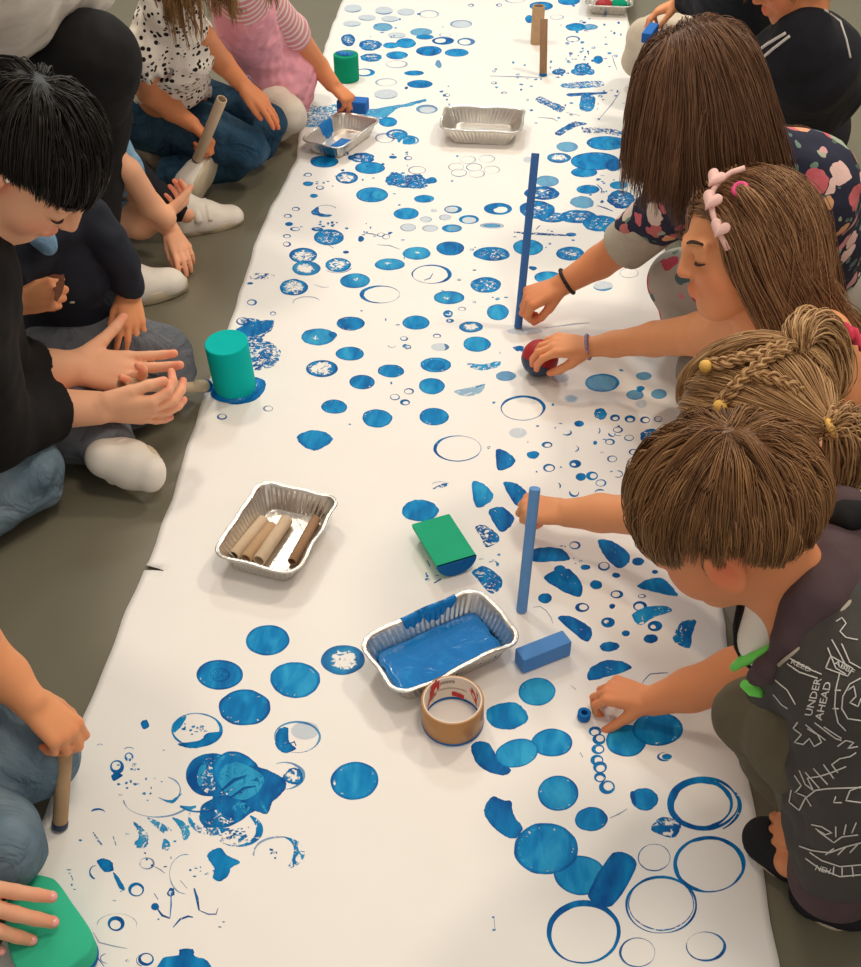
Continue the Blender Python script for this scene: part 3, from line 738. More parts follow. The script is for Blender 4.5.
def tray_paint(T, patches, name='paint'):
    """paint smeared on a tray's wall: (k0, k1, t0, t1) spans round the rim, offset to the inside or outside"""
    mb = MB(); n = T['n']
    for (k0, k1, t0, t1, side) in patches:
        kk = list(range(int(k0 * n), int(k1 * n) + 1)); r_ = random.Random(int(k0 * 1000)); rows_ = []
        for j in range(9):
            row = []
            for i, k in enumerate(kk):
                e = math.sin(PI * i / max(1, len(kk) - 1)) ** .35
                lo = t0 + (1 - e) * (t1 - t0) * .8 + .06 * math.sin(k * .9)
                t_ = max(.03, lo) + (t1 - max(.03, lo)) * j / 8
                row.append(T['at'](k % n, t_, (-.0012 if side < 0 else .0012)))
            rows_.append(row)
        if t1 >= 1:
            rows_ += [[T['at'](k % n, 1.0, o_) + np.array([0, 0, dz]) for k in kk] for o_, dz in ((.002, .0034), (.006, .0040), (.0086, .0014))]
        f, v = [], [p for r in rows_ for p in r]; m_ = len(kk)
        for j in range(len(rows_) - 1):
            for i in range(m_ - 1): f.append((j * m_ + i, j * m_ + i + 1, (j + 1) * m_ + i + 1, (j + 1) * m_ + i))
        mb.add(v, f)
    o = mb.build(name, M['wet'], T['root'])
    s_ = o.modifiers.new('thick', 'SOLIDIFY'); s_.thickness = .0004; s_.offset = 0
    return tag(o, 'blue paint')


def pool(T, level, x0=-1., x1=1., y0=-1., y1=1.):
    """a puddle of paint filling the tray to a level"""
    n = 96; t_ = (level) / T['h']; ring0 = []
    for k in range(n):
        kk = int(k * T['n'] / n)
        x = T['BOT'][kk][0] + (T['TOP'][kk][0] - T['BOT'][kk][0]) * t_; y = T['BOT'][kk][1] + (T['TOP'][kk][1] - T['BOT'][kk][1]) * t_
        x = min(max(x, x0 * T['L'] / 2), x1 * T['L'] / 2); y = min(max(y, y0 * T['W'] / 2), y1 * T['W'] / 2)
        w_ = 1 - .03 * (1 + math.sin(k * .7) * math.sin(k * .31 + 1)); ring0.append((x * w_, y * w_))
    rings = []
    for q, dz in ((1.0, -.004), (.985, 0), (.9, .0006), (.6, .0), (.25, .0004)):
        rings.append([np.array([T['c'][0], T['c'][1], T['zb'] + level + dz]) + T['ax'] * x * q + T['ay'] * y * q for x, y in ring0])
    mb = MB(); mb.loft(rings, cap1=True)
    return tag(mb.build('paint', M['wet'], T['root']), 'pool of blue paint')


T1 = tray([(357, 641), (478, 588), (521, 638), (402, 694)], .050, 'foil tray half filled with blue paint beside the tape roll')
pool(T1, .016)
tray_paint(T1, [(.70, .755, .80, 1.0, -1), (.738, .80, .58, 1.0, -1), (.785, .82, .84, 1.0, -1), (.805, .86, .70, 1.0, -1)], 'paint_smear')
T2 = tray([(212, 553), (262, 484), (338, 496), (295, 575)], .048, 'foil tray holding bare cardboard tubes at the left of the paper')
T3 = tray([(440, 130), (447, 105), (524, 109), (520, 131)], .050, 'empty clean foil tray standing in the middle of the far paper')

T4 = tray([(301, 141), (339, 112), (382, 119), (340, 147)], .045, 'foil tray streaked with blue paint under the kneeling girl\'s hand')
tray_paint(T4, [(.73, .83, .05, 1.0, -1)], 'paint_smear')
tray_paint(T4, [(.56, .64, .0, .6, 1)], 'paint_smear')
pool(T4, .005, -.2, .9, -.2, .9)
T5 = tray([(586, 6), (590, -22), (632, -22), (632, 6)], .045, 'foil tray at the far end of the paper beside pale trousers')
# lumps of coloured foam inside the far tray
for px_, mt, lb in ((604, 'redball', 'small red foam lump in the far foil tray'), (619, 'sea', 'small green foam lump in the far foil tray')):
    p = P(px_, 4, .028); mb = MB()
    rr_ = S(7, p)
    mb.loft([[p + rr_ * np.array([math.sin(a) * math.cos(b) * 1.25, math.sin(a) * math.sin(b), .62 * math.cos(a) * (1 + .1 * math.sin(3 * b))]) for b in np.linspace(0, 2 * PI, 17)[:-1]] for a in np.linspace(.05, PI - .05, 10)], cap0=True, cap1=True)
    tag(mb.build('foam_lump', M[mt]), lb, 'foam')


# ------------------------------------------------------------------ tubes
def hollow(mb, a, b, ro, ri, n=32, mi=0, mi_in=0, mi_rim=0):
    a, b = np.asarray(a, float), np.asarray(b, float)
    t_ = unit(b - a); u = unit(np.cross(t_, [0, 1, 0.2])); w_ = np.cross(t_, u)
    c_ = lambda p, r: [p + r * (math.cos(q) * u + math.sin(q) * w_) for q in np.linspace(0, 2 * PI, n + 1)[:-1]]
    e = t_ * .0006
    for rs, k in (([c_(a, ro - .0005), c_(a + e, ro), c_(b - e, ro), c_(b, ro - .0005)], mi), ([c_(b, ro - .0005), c_(b, ri)], mi_rim), ([c_(b, ri), c_(a, ri)], mi_in), ([c_(a, ri), c_(a, ro - .0005)], mi_rim)):
        mb.loft(rs, mi=k)


def tube_thing(name, a, b, ro, mat, label, group=None, cat='tube', tip=None, tiplen=.006, wall=.22):
    mb = MB(); hollow(mb, a, b, ro, ro * (1 - wall))
    c_ = (np.asarray(a) + np.asarray(b)) / 2
    if tip:
        root = empty(name, a)
        mb.build('tube_wall', M[mat], root)
        tp = MB(); d_ = unit(np.asarray(b) - np.asarray(a)); hollow(tp, np.asarray(a) - d_ * .0008, np.asarray(a) + d_ * tiplen, ro + .0007, ro * (1 - wall) - .0005)
        tag(tp.build('painted_end', M[tip], root), 'end dipped in blue paint')
    else:
        root = mb.build(name, M[mat])
    return tag(root, label, cat, group)


# four cardboard tubes lying in the tray
for (a, b, hw, mt, lb) in (((234, 557), (264, 521), 6.3, 'card_pale', 'leftmost pale cardboard tube lying in the left foil tray'),
                           ((246, 560), (272, 527), 6.3, 'card', 'mottled cardboard tube between two pale ones in the left foil tray'),
                           ((259, 562), (287, 521), 6.6, 'card_pale', 'pale cardboard tube with a blue speck, third from the left in the tray'),
                           ((292, 562), (316, 519), 5.0, 'card_dark', 'thin darker cardboard tube along the right wall of the foil tray')):
    A, B = P(*a, .014), P(*b, .014); r = S(hw, A)
    A[2] = B[2] = T2['zb'] + r + .001
    tube_thing('cardboard_tube', A, B, r, mt, lb, 'cardboard tubes in the foil tray')
# foil lining paper is the tray itself; tubes standing at the far end
A = P(536.5, 44); B = A + [0, 0, .125]
tube_thing('cardboard_tube', A + [0, 0, ground(*A[:2])], B, S(6.2, A), 'card', 'thick cardboard tube standing upright at the far end of the paper', 'standing cardboard tubes')
A = P(543, 77); B = P(544, 19, .165)
tube_thing('cardboard_tube', A + [0, 0, ground(*A[:2])], B, S(3.7, A), 'card_dark', 'thin cardboard tube with a blue tip standing in front of the thick one', 'standing cardboard tubes', tip='dry')


def cylinder(name, A, B, r, mat, label, cat, parts=None, n=48):
    mb = MB(); A, B = np.asarray(A), np.asarray(B); t_ = unit(B - A)
    u = unit(np.cross(t_, [0, 1, .3])); w_ = np.cross(t_, u)
    c_ = lambda p, q: [p + q * (math.cos(x) * u + math.sin(x) * w_) for x in np.linspace(0, 2 * PI, n + 1)[:-1]]
    rings = [c_(A, r * .97), c_(A + t_ * .002, r)] + [c_(A + (B - A) * s, r) for s in (.25, .5, .75)] + [c_(B - t_ * .002, r), c_(B - t_ * .0004, r * .975), c_(B - t_ * .0012, r * .90), c_(B - t_ * .0016, r * .45)]
    mb.loft(rings, cap0=True, cap1=True)
    return mb, rings


A = P(236, 391); A[2] = ground(*A[:2]) + .0006
mb, _ = cylinder('foam_cylinder', A, P(226, 342, .122), S(21.5, A) * .97, 'teal', '', '')
root = empty('foam_cylinder', A); mb.build('foam_body', M['teal'], root)
tag(root, 'upright teal foam cylinder on the left paper edge in a blue puddle', 'foam stamp', 'foam stamps')
pd = MB(); rr_ = S(21.5, A)
pd.loft([[np.array([A[0], A[1], ground(*A[:2]) + z_]) + rr_ * q * np.array([math.cos(x) * (1 + .12 * math.sin(2 * x)), math.sin(x), 0]) for x in np.linspace(0, 2 * PI, 49)[:-1]] for q, z_ in ((1.1, .0006), (1.06, .004), (1.005, .0075), (.9, .0075))])
tag(pd.build('painted_foot', M['wet'], root), 'foot dipped in blue paint')

A = P(347, 80); A[2] = ground(*A[:2]) + .0006
B = np.array([A[0], A[1], .082]); r = S(12.3, A)
mb, _ = cylinder('', A, B, r, '', '', '')
root = empty('foam_cylinder', A); mb.build('foam_body', M['sea'], root)
tag(root, 'green foam cylinder with blue paint on its top, far left paper edge', 'foam stamp', 'foam stamps')
pd = MB()
for (dx, dy, q) in ((-.35, .1, .42), (.25, .0, .36), (-.05, -.15, .3)):
    c0 = B + np.array([dx * r, dy * r, -.0012])
    pd.loft([[c0 + np.array([math.cos(x) * q * r * s_ * (1 + .2 * math.sin(3 * x)), math.sin(x) * q * r * s_, z_]) for x in np.linspace(0, 2 * PI, 17)[:-1]] for s_, z_ in ((1, 0), (.9, .005), (.5, .007), (.1, .0075))], cap1=True)
tag(pd.build('paint_blob', M['wet'], root), 'blob of blue paint')

# half-cylinder stamp, flat side up
c4 = [P(411, 522, .036), P(450, 516, .036), P(478, 557.5, .036), P(436, 565, .036)]
a0, a1 = (c4[0] + c4[1]) / 2, (c4[2] + c4[3]) / 2
ax = unit(a1 - a0); sx = unit(np.cross([0, 0, 1.0], ax)); rad = .5 * (np.linalg.norm(c4[1] - c4[0]) + np.linalg.norm(c4[2] - c4[3])) / 2
zf = .036
def half_ring(p, q=1.): return [np.array([p[0], p[1], 0]) + sx * rad * q * math.cos(x) + np.array([0, 0, zf - (zf - .0052) * q * math.sin(x)]) for x in np.linspace(0, PI, 25)]
root = empty('foam_half_cylinder', (a0 + a1) / 2 * [1, 1, 0])
mb = MB(); R0, R1 = half_ring(a0), half_ring(a1)
mb.loft([half_ring(a0, .97), half_ring(a0 + ax * .0015)] + [half_ring(a0 + (a1 - a0) * s) for s in (.33, .66)] + [half_ring(a1 - ax * .0015), half_ring(a1, .97)], cap0=True, cap1=True)
mb.build('foam_body', M['green'], root, smooth=False)
e = MB(); e.loft([half_ring(a1 - ax * .003, 1.012), half_ring(a1 + ax * .0008, 1.0)], cap1=True); e.build('painted_end', M['dry'], root, smooth=False)
tag(root, 'green foam half cylinder lying flat side up, blue painted near end', 'foam stamp', 'foam stamps')

# blue block
zt = .034
q = [P(515.5, 648, zt), P(563, 629.5, zt), P(569, 640, zt)]
cxx = (q[0] + q[2]) / 2 + np.array([.002, -.002, 0]); ax = unit(q[1] - q[0]); ay = unit(np.cross([0, 0, 1.0], ax)); az = np.array([0, 0, 1.0])
mb = MB(); g = ground(cxx[0], cxx[1]) + .0006
frame_box(mb, [cxx[0], cxx[1], (zt + g) / 2], ax, ay, az, np.linalg.norm(q[1] - q[0]) / 2, .0135, (zt - g) / 2)
o = mb.build('foam_block', M['bluefoam'], smooth=False, bevel=.0015)
tag(o, 'blue rectangular foam block lying beside the tray of blue paint', 'foam stamp', 'foam stamps')

# tape roll
C0 = P(454, 721); hh = .0525; r = S(31.5, P(452.5, 699, hh)); g = ground(C0[0], C0[1]) + .001
T0 = P(452.5, 699.5, hh); C0 = np.array([T0[0] + .001, T0[1], g]); T0 = np.array([T0[0], T0[1], hh])
root = empty('tape_roll', C0)
mb = MB(); hollow(mb, C0, T0, r, r * .945, 72); mb.build('tape_layers', [M['tape']], root)
mb = MB(); hollow(mb, C0 + [0, 0, .0006], T0 + [0, 0, .0004], r * .945, r * .90, 72); mb.build('cardboard_core', [M['core']], root)
mb = MB(); hollow(mb, C0 + [0, 0, -.0002], C0 + [0, 0, .0042], r * 1.006, r * .893, 72); tag(mb.build('painted_edge', M['dry'], root), 'rim dipped in blue paint')
def on_core(mb, a0, a1, z0, z1, off=.0006, sk=0.):
    v, f = [], []; n = 8
    for i in range(n + 1):
        a = math.radians(a0 + (a1 - a0) * i / n); rr = r * .90 - off
        for z_ in (z0, z1): v.append((C0[0] + rr * math.cos(a), C0[1] + rr * math.sin(a), C0[2] + hh * (z_ + sk * (i / n - .5))))
    for i in range(n): f.append((2 * i, 2 * i + 1, 2 * i + 3, 2 * i + 2))
    mb.add(v, f)
mb = MB()
for a0_, a1_, z0_, z1_, sk in ((150, 124, .45, .80, .25), (147, 130, .80, .94, .2), (155, 135, .34, .47, .2), (52, 34, .30, .62, -.3), (56, 48, .5, .58, -.2), (36, 30, .55, .8, -.2), (96, 70, .10, .28, -.1), (160, 152, .2, .34, .2)):
    on_core(mb, a0_, a1_, z0_, z1_, .0007, sk)
mb.build('red_print', M['red'], root)
mb = MB()
for a0_, a1_, z0_, z1_, sk in ((138, 131, .52, .66, .1), (48, 40, .42, .54, -.1)):
    mb = MB(); on_core(mb, a0_, a1_, z0_, z1_, .0012, sk); mb.build('white_print', M['core'], root)
mb = MB()
for i in range(14):
    a_ = 122 - i * 2.3; on_core(mb, a_, a_ - 1.4, .66 + .03 * (i % 3), .80 - .02 * (i % 2), .0008)
for i in range(26):
    a_ = 128 - i * 2.5; on_core(mb, a_, a_ - 1.5, .47 - .002 * i, .51 - .002 * i, .0008)
for i in range(7):
    a_ = 146 - i * 2.2; on_core(mb, a_, a_ - 1.3, .24 + .02 * i, .36 + .02 * i, .0008)
mb.build('grey_lettering', M['ink'], root)
tag(root, 'nearly used up roll of brown packing tape with a red printed core', 'tape')

# small ring stamp the boy presses on the paper
A = P(583.5, 719); A[2] = ground(*A[:2]) + .0008
tube_thing('foam_ring', A, A + [0, 0, .012], S(6.6, A), 'dry', 'tiny blue foam ring under the fingertips of the boy in the printed jacket', cat='foam stamp', wall=.5)
# ------------------------------------------------------------------ organic surfaces: blended limbs meshed as one skin
class Vol:
    def __init__(self, res):
        self.res = res; self.prims = []; self.tints = []

    def cone(self, a, b, ra, rb, k=.01, sq=None):
        """tapered limb between two points; sq=(axis, factor) flattens it along an axis"""
        self.prims.append(('c', np.asarray(a, float), np.asarray(b, float), float(ra), float(rb), k, sq, 1)); return self

    def ell(self, c, rad, axes=None, k=.01, sub=False):
        axes = np.eye(3) if axes is None else np.array([unit(x) for x in axes])
        self.prims.append(('e', np.asarray(c, float), np.asarray(rad, float), axes, k, -1 if sub else 1)); return self

    def cut(self, p, n, r):
        """slice away what lies beyond the plane (p, n) within r of p: a clean cuff or hem"""
        self.prims.append(('x', np.asarray(p, float), unit(n), float(r))); return self

    def chain(self, pts, k=.012):
        """pts: (px, py, z, half width in px)"""
        W_ = [P(a, b, z) for a, b, z, h in pts]; R_ = [S(p[3], q) for p, q in zip(pts, W_)]
        for i in range(len(W_) - 1): self.cone(W_[i], W_[i + 1], R_[i], R_[i + 1], k)
        return W_, R_

    def tint(self, c, r, s): self.tints.append((np.asarray(c, float), r, s)); return self

    def _bounds(self, pr):
        if pr[0] == 'c': return np.minimum(pr[1] - pr[3], pr[2] - pr[4]), np.maximum(pr[1] + pr[3], pr[2] + pr[4])
        if pr[0] == 'e':
            e = np.sqrt(((pr[3] * pr[2][:, None]) ** 2).sum(0)); return pr[1] - e, pr[1] + e
        return pr[1] - pr[3], pr[1] + pr[3]

    def mesh(self, smooth=1, wr=None):
        res = self.res
        B_ = [self._bounds(p) for p in self.prims if p[0] == 'c' or (p[0] == 'e' and p[-1] > 0)]
        lo = np.min([b[0] for b in B_], 0) - 4 * res; hi = np.max([b[1] for b in B_], 0) + 4 * res
        n = np.ceil((hi - lo) / res).astype(int) + 1
        Fd = np.full(n, 1.0, np.float32)
        for p in self.prims:
            l, h = self._bounds(p)
            k = p[5] if p[0] == 'c' else p[4] if p[0] == 'e' else 0
            mg = max(k * 1.3, 3.2 * res)
            i0 = np.clip(np.floor((l - mg - lo) / res).astype(int), 0, n - 1); i1 = np.clip(np.ceil((h + mg - lo) / res).astype(int) + 1, 1, n)
            if (i1 <= i0).any(): continue
            g = [lo[a] + res * np.arange(i0[a], i1[a], dtype=np.float32) for a in range(3)]
            X, Y, Z = g[0][:, None, None], g[1][None, :, None], g[2][None, None, :]
            sl = tuple(slice(i0[a], i1[a]) for a in range(3)); cur = Fd[sl]
            if p[0] == 'c':
                a, b, ra, rb = p[1], p[2], p[3], p[4]; ba = b - a; L2 = max(float(ba @ ba), 1e-9)
                dx, dy, dz = X - a[0], Y - a[1], Z - a[2]
                t_ = np.clip((dx * ba[0] + dy * ba[1] + dz * ba[2]) / L2, 0, 1)
                ex, ey, ez = dx - t_ * ba[0], dy - t_ * ba[1], dz - t_ * ba[2]
                if p[6] is not None:
                    ax, fc = p[6]; q = (ex * ax[0] + ey * ax[1] + ez * ax[2]) * (1 / fc - 1)
                    ex, ey, ez = ex + q * ax[0], ey + q * ax[1], ez + q * ax[2]
                d = np.sqrt(ex * ex + ey * ey + ez * ez) - (ra + t_ * (rb - ra))
            elif p[0] == 'e':
                c, r, A_ = p[1], p[2], p[3]
                dx, dy, dz = X - c[0], Y - c[1], Z - c[2]
                q = [(dx * A_[j][0] + dy * A_[j][1] + dz * A_[j][2]) for j in range(3)]
                k0 = np.sqrt(sum((q[j] / r[j]) ** 2 for j in range(3))); k1 = np.sqrt(sum((q[j] / r[j] ** 2) ** 2 for j in range(3)))
                d = k0 * (k0 - 1) / np.maximum(k1, 1e-6)
            else:
                nn = p[2]; d = (X - p[1][0]) * nn[0] + (Y - p[1][1]) * nn[1] + (Z - p[1][2]) * nn[2]
                ins = (X - p[1][0]) ** 2 + (Y - p[1][1]) ** 2 + (Z - p[1][2]) ** 2 < p[3] ** 2
                Fd[sl] = np.where(ins, np.maximum(cur, d), cur); continue
            if p[-1] < 0:
                d = -d; hh = np.clip(.5 - .5 * (d - cur) / k, 0, 1) if False else None
                kk = max(k, 1e-5); hm = np.maximum(kk - np.abs(cur - d), 0) / kk
                Fd[sl] = np.maximum(cur, d) + hm * hm * kk * .25
            else:
                kk = max(k, 1e-5); hm = np.maximum(kk - np.abs(cur - d), 0) / kk
                Fd[sl] = np.minimum(cur, d) - hm * hm * kk * .25
        V, Q = nets(Fd, lo, res)
        for _ in range(smooth): V = relax(V, Q)
        if wr:
            nrm = vnormals(V, Q); amp, fr = wr; r = np.random.default_rng(3); dsp = np.zeros(len(V))
            for j in range(9):
                kx = r.normal(size=3); kx /= np.linalg.norm(kx)
                dsp += np.sin(V @ (kx * fr * (1 + .35 * j)) + r.uniform(0, 6.28)) / (1 + .5 * j)
            V = V + nrm * (np.minimum(dsp, .6) * amp)[:, None]
        return V, Q

    def tintv(self, V):
        T_ = np.zeros(len(V))
        for c, r, s in self.tints:
            T_ += s * np.exp(-((V - c) ** 2).sum(1) / (r * r))
        return np.clip(T_, -1, 1)


def nets(Fd, lo, res):
    ins = Fd < 0
    n = np.array(Fd.shape)
    cnt = np.zeros(n - 1, np.uint8)
    for a in (0, 1):
        for b in (0, 1):
            for c in (0, 1):
                cnt += ins[a:n[0] - 1 + a, b:n[1] - 1 + b, c:n[2] - 1 + c]
    I, J, K = np.nonzero((cnt > 0) & (cnt < 8))
    idx = np.full(n - 1, -1, np.int32); idx[I, J, K] = np.arange(len(I))
    cor = {}
    for a in (0, 1):
        for b in (0, 1):
            for c in (0, 1): cor[(a, b, c)] = Fd[I + a, J + b, K + c].astype(np.float64)
    acc = np.zeros((len(I), 3)); num = np.zeros(len(I))
    keys = list(cor)
    for u in keys:
        for ax in range(3):
            if u[ax]: continue
            w_ = list(u); w_[ax] = 1; w_ = tuple(w_)
            f0, f1 = cor[u], cor[w_]; m_ = (f0 < 0) != (f1 < 0)
            t_ = np.where(m_, f0 / np.where(m_, f0 - f1, 1), 0)
            for q in range(3):
                acc[:, q] += np.where(m_, (t_ if q == ax else u[q]), 0)
            num += m_
    V = lo + res * (np.stack([I, J, K], 1) + acc / num[:, None])
    quads = []
    for ax in range(3):
        o1, o2 = [(1, 2), (2, 0), (0, 1)][ax]
        sl0 = [slice(1, n[q] - 1) for q in range(3)]; sl0[ax] = slice(0, n[ax] - 1)
        sl1 = list(sl0); sl1[ax] = slice(1, n[ax])
        A_, B_ = ins[tuple(sl0)], ins[tuple(sl1)]
        for flip, mk in ((False, A_ & ~B_), (True, ~A_ & B_)):
            p = np.stack(np.nonzero(mk), 1)
            if not len(p): continue
            for q in range(3):
                if q != ax: p[:, q] += 1
            def at(d1, d2):
                q = p.copy(); q[:, o1] += d1; q[:, o2] += d2
                return idx[q[:, 0], q[:, 1], q[:, 2]]
            f = np.stack([at(-1, -1), at(0, -1), at(0, 0), at(-1, 0)], 1)
            quads.append(f[:, ::-1] if flip else f)
    Q = np.concatenate(quads)
    return V, Q[(Q >= 0).all(1)]


def relax(V, Q):
    acc = np.zeros_like(V); num = np.zeros(len(V))
    for a in range(4):
        b = (a + 1) % 4
        np.add.at(acc, Q[:, a], V[Q[:, b]]); np.add.at(num, Q[:, a], 1)
        np.add.at(acc, Q[:, b], V[Q[:, a]]); np.add.at(num, Q[:, b], 1)
    return V * .5 + .5 * acc / np.maximum(num, 1)[:, None]


def vnormals(V, Q):
    nr = np.cross(V[Q[:, 2]] - V[Q[:, 0]], V[Q[:, 3]] - V[Q[:, 1]])
    N_ = np.zeros_like(V)
    for a in range(4): np.add.at(N_, Q[:, a], nr)
    return N_ / np.maximum(np.linalg.norm(N_, axis=1), 1e-12)[:, None]


def grow(vol, name, mat, parent, smooth=1, wr=None):
    V, Q = vol.mesh(smooth, wr)
    return mesh_obj(name, V, Q, mat, parent, attrs={'tint': vol.tintv(V)})


def skin_mat(name, base, flush):
    t = NT(name); v = t.coords()
    a = t.attr('tint').outputs['Fac']
    c = t.mix(t.noise(v, 35, 4), base, tuple(x * .93 for x in base[:3]) + (1,))
    fac = t.math('MULTIPLY', a, 1.0, clamp=True)
    t.color(t.mix(fac, c, flush))
    t.set(.55, 0, .25, sss=.12); t.bump(t.noise(v, 420, 3), .08, .001)
    return t.m


SK_KID = skin_mat('child_skin', srgb(238, 164, 116), srgb(232, 118, 90))
SK_TAN = skin_mat('tanned_child_skin', srgb(226, 148, 102), srgb(226, 104, 76))
SK_PALE = skin_mat('pale_adult_skin', srgb(246, 186, 150), srgb(240, 128, 106))


def hand(vol, wrist, fwd, back, side, L, curl=(20, 20, 20, 20), thumb=(45, 20), spread=6, k=None, adult=False, thick=1., tcurl=15, joints=(.8, 1., .7)):
    """palm, four bent fingers of different lengths and a thumb off the side of the palm. side: +1 right, -1 left. Angles in degrees."""
    X = unit(fwd); Z = unit(np.asarray(back, float) - X * np.dot(back, X)); Y = np.cross(Z, X) * side
    k = .030 * L if k is None else k; tk = thick * (1. if adult else 1.1)
    W_ = np.asarray(wrist, float)
    kn = [(.49, .155), (.515, .052), (.485, -.052), (.44, -.148)]
    ln = [.42, .47, .435, .33]; rd = [.050, .052, .049, .043]
    tips = []
    vol.ell(W_ + X * .27 * L - Z * .012 * L, (.27 * L, .185 * L, .085 * L * tk), (X, Y, Z), k=k * 2)
    for i in range(4):
        kx, ky = kn[i]
        vol.cone(W_ + X * .03 * L + Y * ky * .45 * L, W_ + X * kx * L + Y * ky * L, .082 * L * tk, .062 * L * tk, k * 1.4)
    for i in range(4):
        kx, ky = kn[i]
        p = W_ + X * kx * L + Y * ky * L
        sp = math.radians(spread * (1.5 - i)); d0 = X * math.cos(sp) + Y * math.sin(sp)
        a = 0; r0 = rd[i] * L * tk
        cc = curl[i] if hasattr(curl[i], '__len__') else tuple(curl[i] * j for j in joints)
        for j, (fr, ang) in enumerate(zip((.45, .30, .25), cc)):
            a += math.radians(ang)
            d = d0 * math.cos(a) - Z * math.sin(a)
            q = p + d * ln[i] * fr * L
            vol.cone(p, q, r0 * (1.04 - .08 * j), r0 * (.96 - .09 * j), k * .45)
            vol.tint(p + Z * r0 * .7, r0 * .9, .22)
            p = q
        vol.tint(p, r0 * 1.6, .55); tips.append(p)
    ab, op = map(math.radians, thumb)
    b = W_ + X * .10 * L + Y * .11 * L - Z * .02 * L
    d = unit(X * math.cos(ab) * math.cos(op) + Y * math.sin(ab) * math.cos(op) - Z * math.sin(op))
    vol.cone(b, b + d * .22 * L, .088 * L * tk, .066 * L * tk, k * 1.2); p = b + d * .22 * L
    tc = math.radians(tcurl); inw = unit(X * math.sin(ab) - Y * math.cos(ab) - Z * .3)
    for j, fr in enumerate((.18, .145)):
        dd = unit(d * math.cos(tc * (j + 1)) + inw * math.sin(tc * (j + 1)))
        q = p + dd * fr * L; vol.cone(p, q, (.060 - .006 * j) * L * tk, (.054 - .008 * j) * L * tk, k * .5); p = q
    vol.tint(p, .09 * L, .5); tips.append(p)
    return tips


def head(vol, c, f, u, H, neck=None, neck_r=None, ears=True, chin=1.):
    """skull, jaw, cheeks, nose, brow, lips, ears; H = chin to crown"""
    f = unit(f); u = unit(np.asarray(u, float) - f * np.dot(u, f)); r = np.cross(f, u)
    g = lambda a, b, d: np.asarray(c) + H * (a * f + b * r + d * u)
    A_ = (r, f, u)
    vol.ell(g(-.06, 0, .10), (.345 * H, .42 * H, .385 * H), A_, .02)
    vol.ell(g(.13, 0, -.14), (.275 * H, .265 * H, .34 * H), A_, .03)
    vol.ell(g(.27, 0, -.40), (.11 * H, .085 * H, .075 * H * chin), A_, .03)
    for s in (-1, 1):
        vol.ell(g(.235, .155 * s, -.16), (.115 * H, .10 * H, .12 * H), A_, .02)
        vol.ell(g(.375, .145 * s, -.005), (.075 * H, .05 * H, .055 * H), A_, .014, sub=True)
        vol.ell(g(.325, .145 * s, -.005), (.078 * H, .068 * H, .062 * H), A_, .006)      # closed lids over the eyeball
        vol.cone(g(.385, .06 * s, .075), g(.34, .22 * s, .08), .035 * H, .026 * H, .014)
        vol.tint(g(.3, .18 * s, -.17), .11 * H, .4)
        if ears:
            e = g(-.03, .358 * s, -.045); eo = unit(r * s + f * -.45)
            vol.ell(e, (.035 * H, .085 * H, .135 * H), (eo, unit(f + r * s * .5), unit(u - f * .15)), .006)
            vol.ell(e + eo * .035 * H + f * .012 * H, (.026 * H, .045 * H, .085 * H), (eo, unit(f + r * s * .35), u), .006, sub=True)
            vol.ell(e - u * .105 * H + f * .01 * H, (.03 * H, .05 * H, .04 * H), A_, .006)
            vol.tint(e, .11 * H, .55)
    vol.cone(g(.395, 0, .04), g(.452, 0, -.105), .034 * H, .042 * H, .014)
    for s in (-1, 1): vol.ell(g(.415, .045 * s, -.118), (.036 * H, .036 * H, .026 * H), A_, .008)
    vol.cone(g(.375, -.08, -.238), g(.400, 0, -.228), .016 * H, .024 * H, .008); vol.cone(g(.375, .08, -.238), g(.400, 0, -.228), .016 * H, .024 * H, .008)
    vol.cone(g(.372, -.065, -.268), g(.388, 0, -.270), .018 * H, .025 * H, .008); vol.cone(g(.372, .065, -.268), g(.388, 0, -.270), .018 * H, .025 * H, .008)
    vol.tint(g(.41, 0, -.25), .07 * H, .7); vol.tint(g(.49, 0, -.11), .06 * H, .3)
    if neck is not None:
        nr = (.25 * H if neck_r is None else neck_r)
        vol.cone(g(-.10, 0, -.18), neck, nr * .95, nr, .02)
    return dict(c=np.asarray(c), f=f, r=r, u=u, H=H, g=g, cc=g(-.06, 0, .10), rad=np.array([.345, .42, .385]) * H)


def eyes(hd, root, mat, open_=.0):
    """lash lines and brows drawn as thin curved solids on the lids"""
    for s in (-1, 1):
        mb = MB(); g = hd['g']; H = hd['H']
        pts = [g(.325 + .068 * math.cos(a) * .93 + .008, (.145 + .078 * math.sin(a) * .95) * s, -.032 - .006 * math.cos(a)) for a in np.linspace(-1.1, 1.25, 11)]
        mb.tube(pts, [.004 * H + .006 * H * math.sin(PI * i / 10) for i in range(11)], 6)
        mb.build('eyelash', mat, root)
        mb = MB(); pts = [g(.418 - .55 * (q - .05) ** 2 * 3 - .0, q * s, .10 + .02 * math.sin((q - .06) * 16)) for q in np.linspace(.06, .235, 9)]
        mb.tube(pts, [.004 * H + .009 * H * math.sin(PI * (i + 1) / 11) for i in range(9)], 6)
        mb.build('eyebrow', mat, root)


# ------------------------------------------------------------------ hair
def hair_mat(name, dark, mid, light, rough=.42):
    t = NT(name); a = t.attr('tone').outputs['Fac']
    v = t.coords(); n = t.noise(v, 40, 3)
    t.color(t.ramp(t.math('ADD', t.math('MULTIPLY', n, .35), t.math('MULTIPLY', a, .72)), [(0, dark), (.5, mid), (1, light)]))
    t.set(rough, 0, .3)
    return t.m


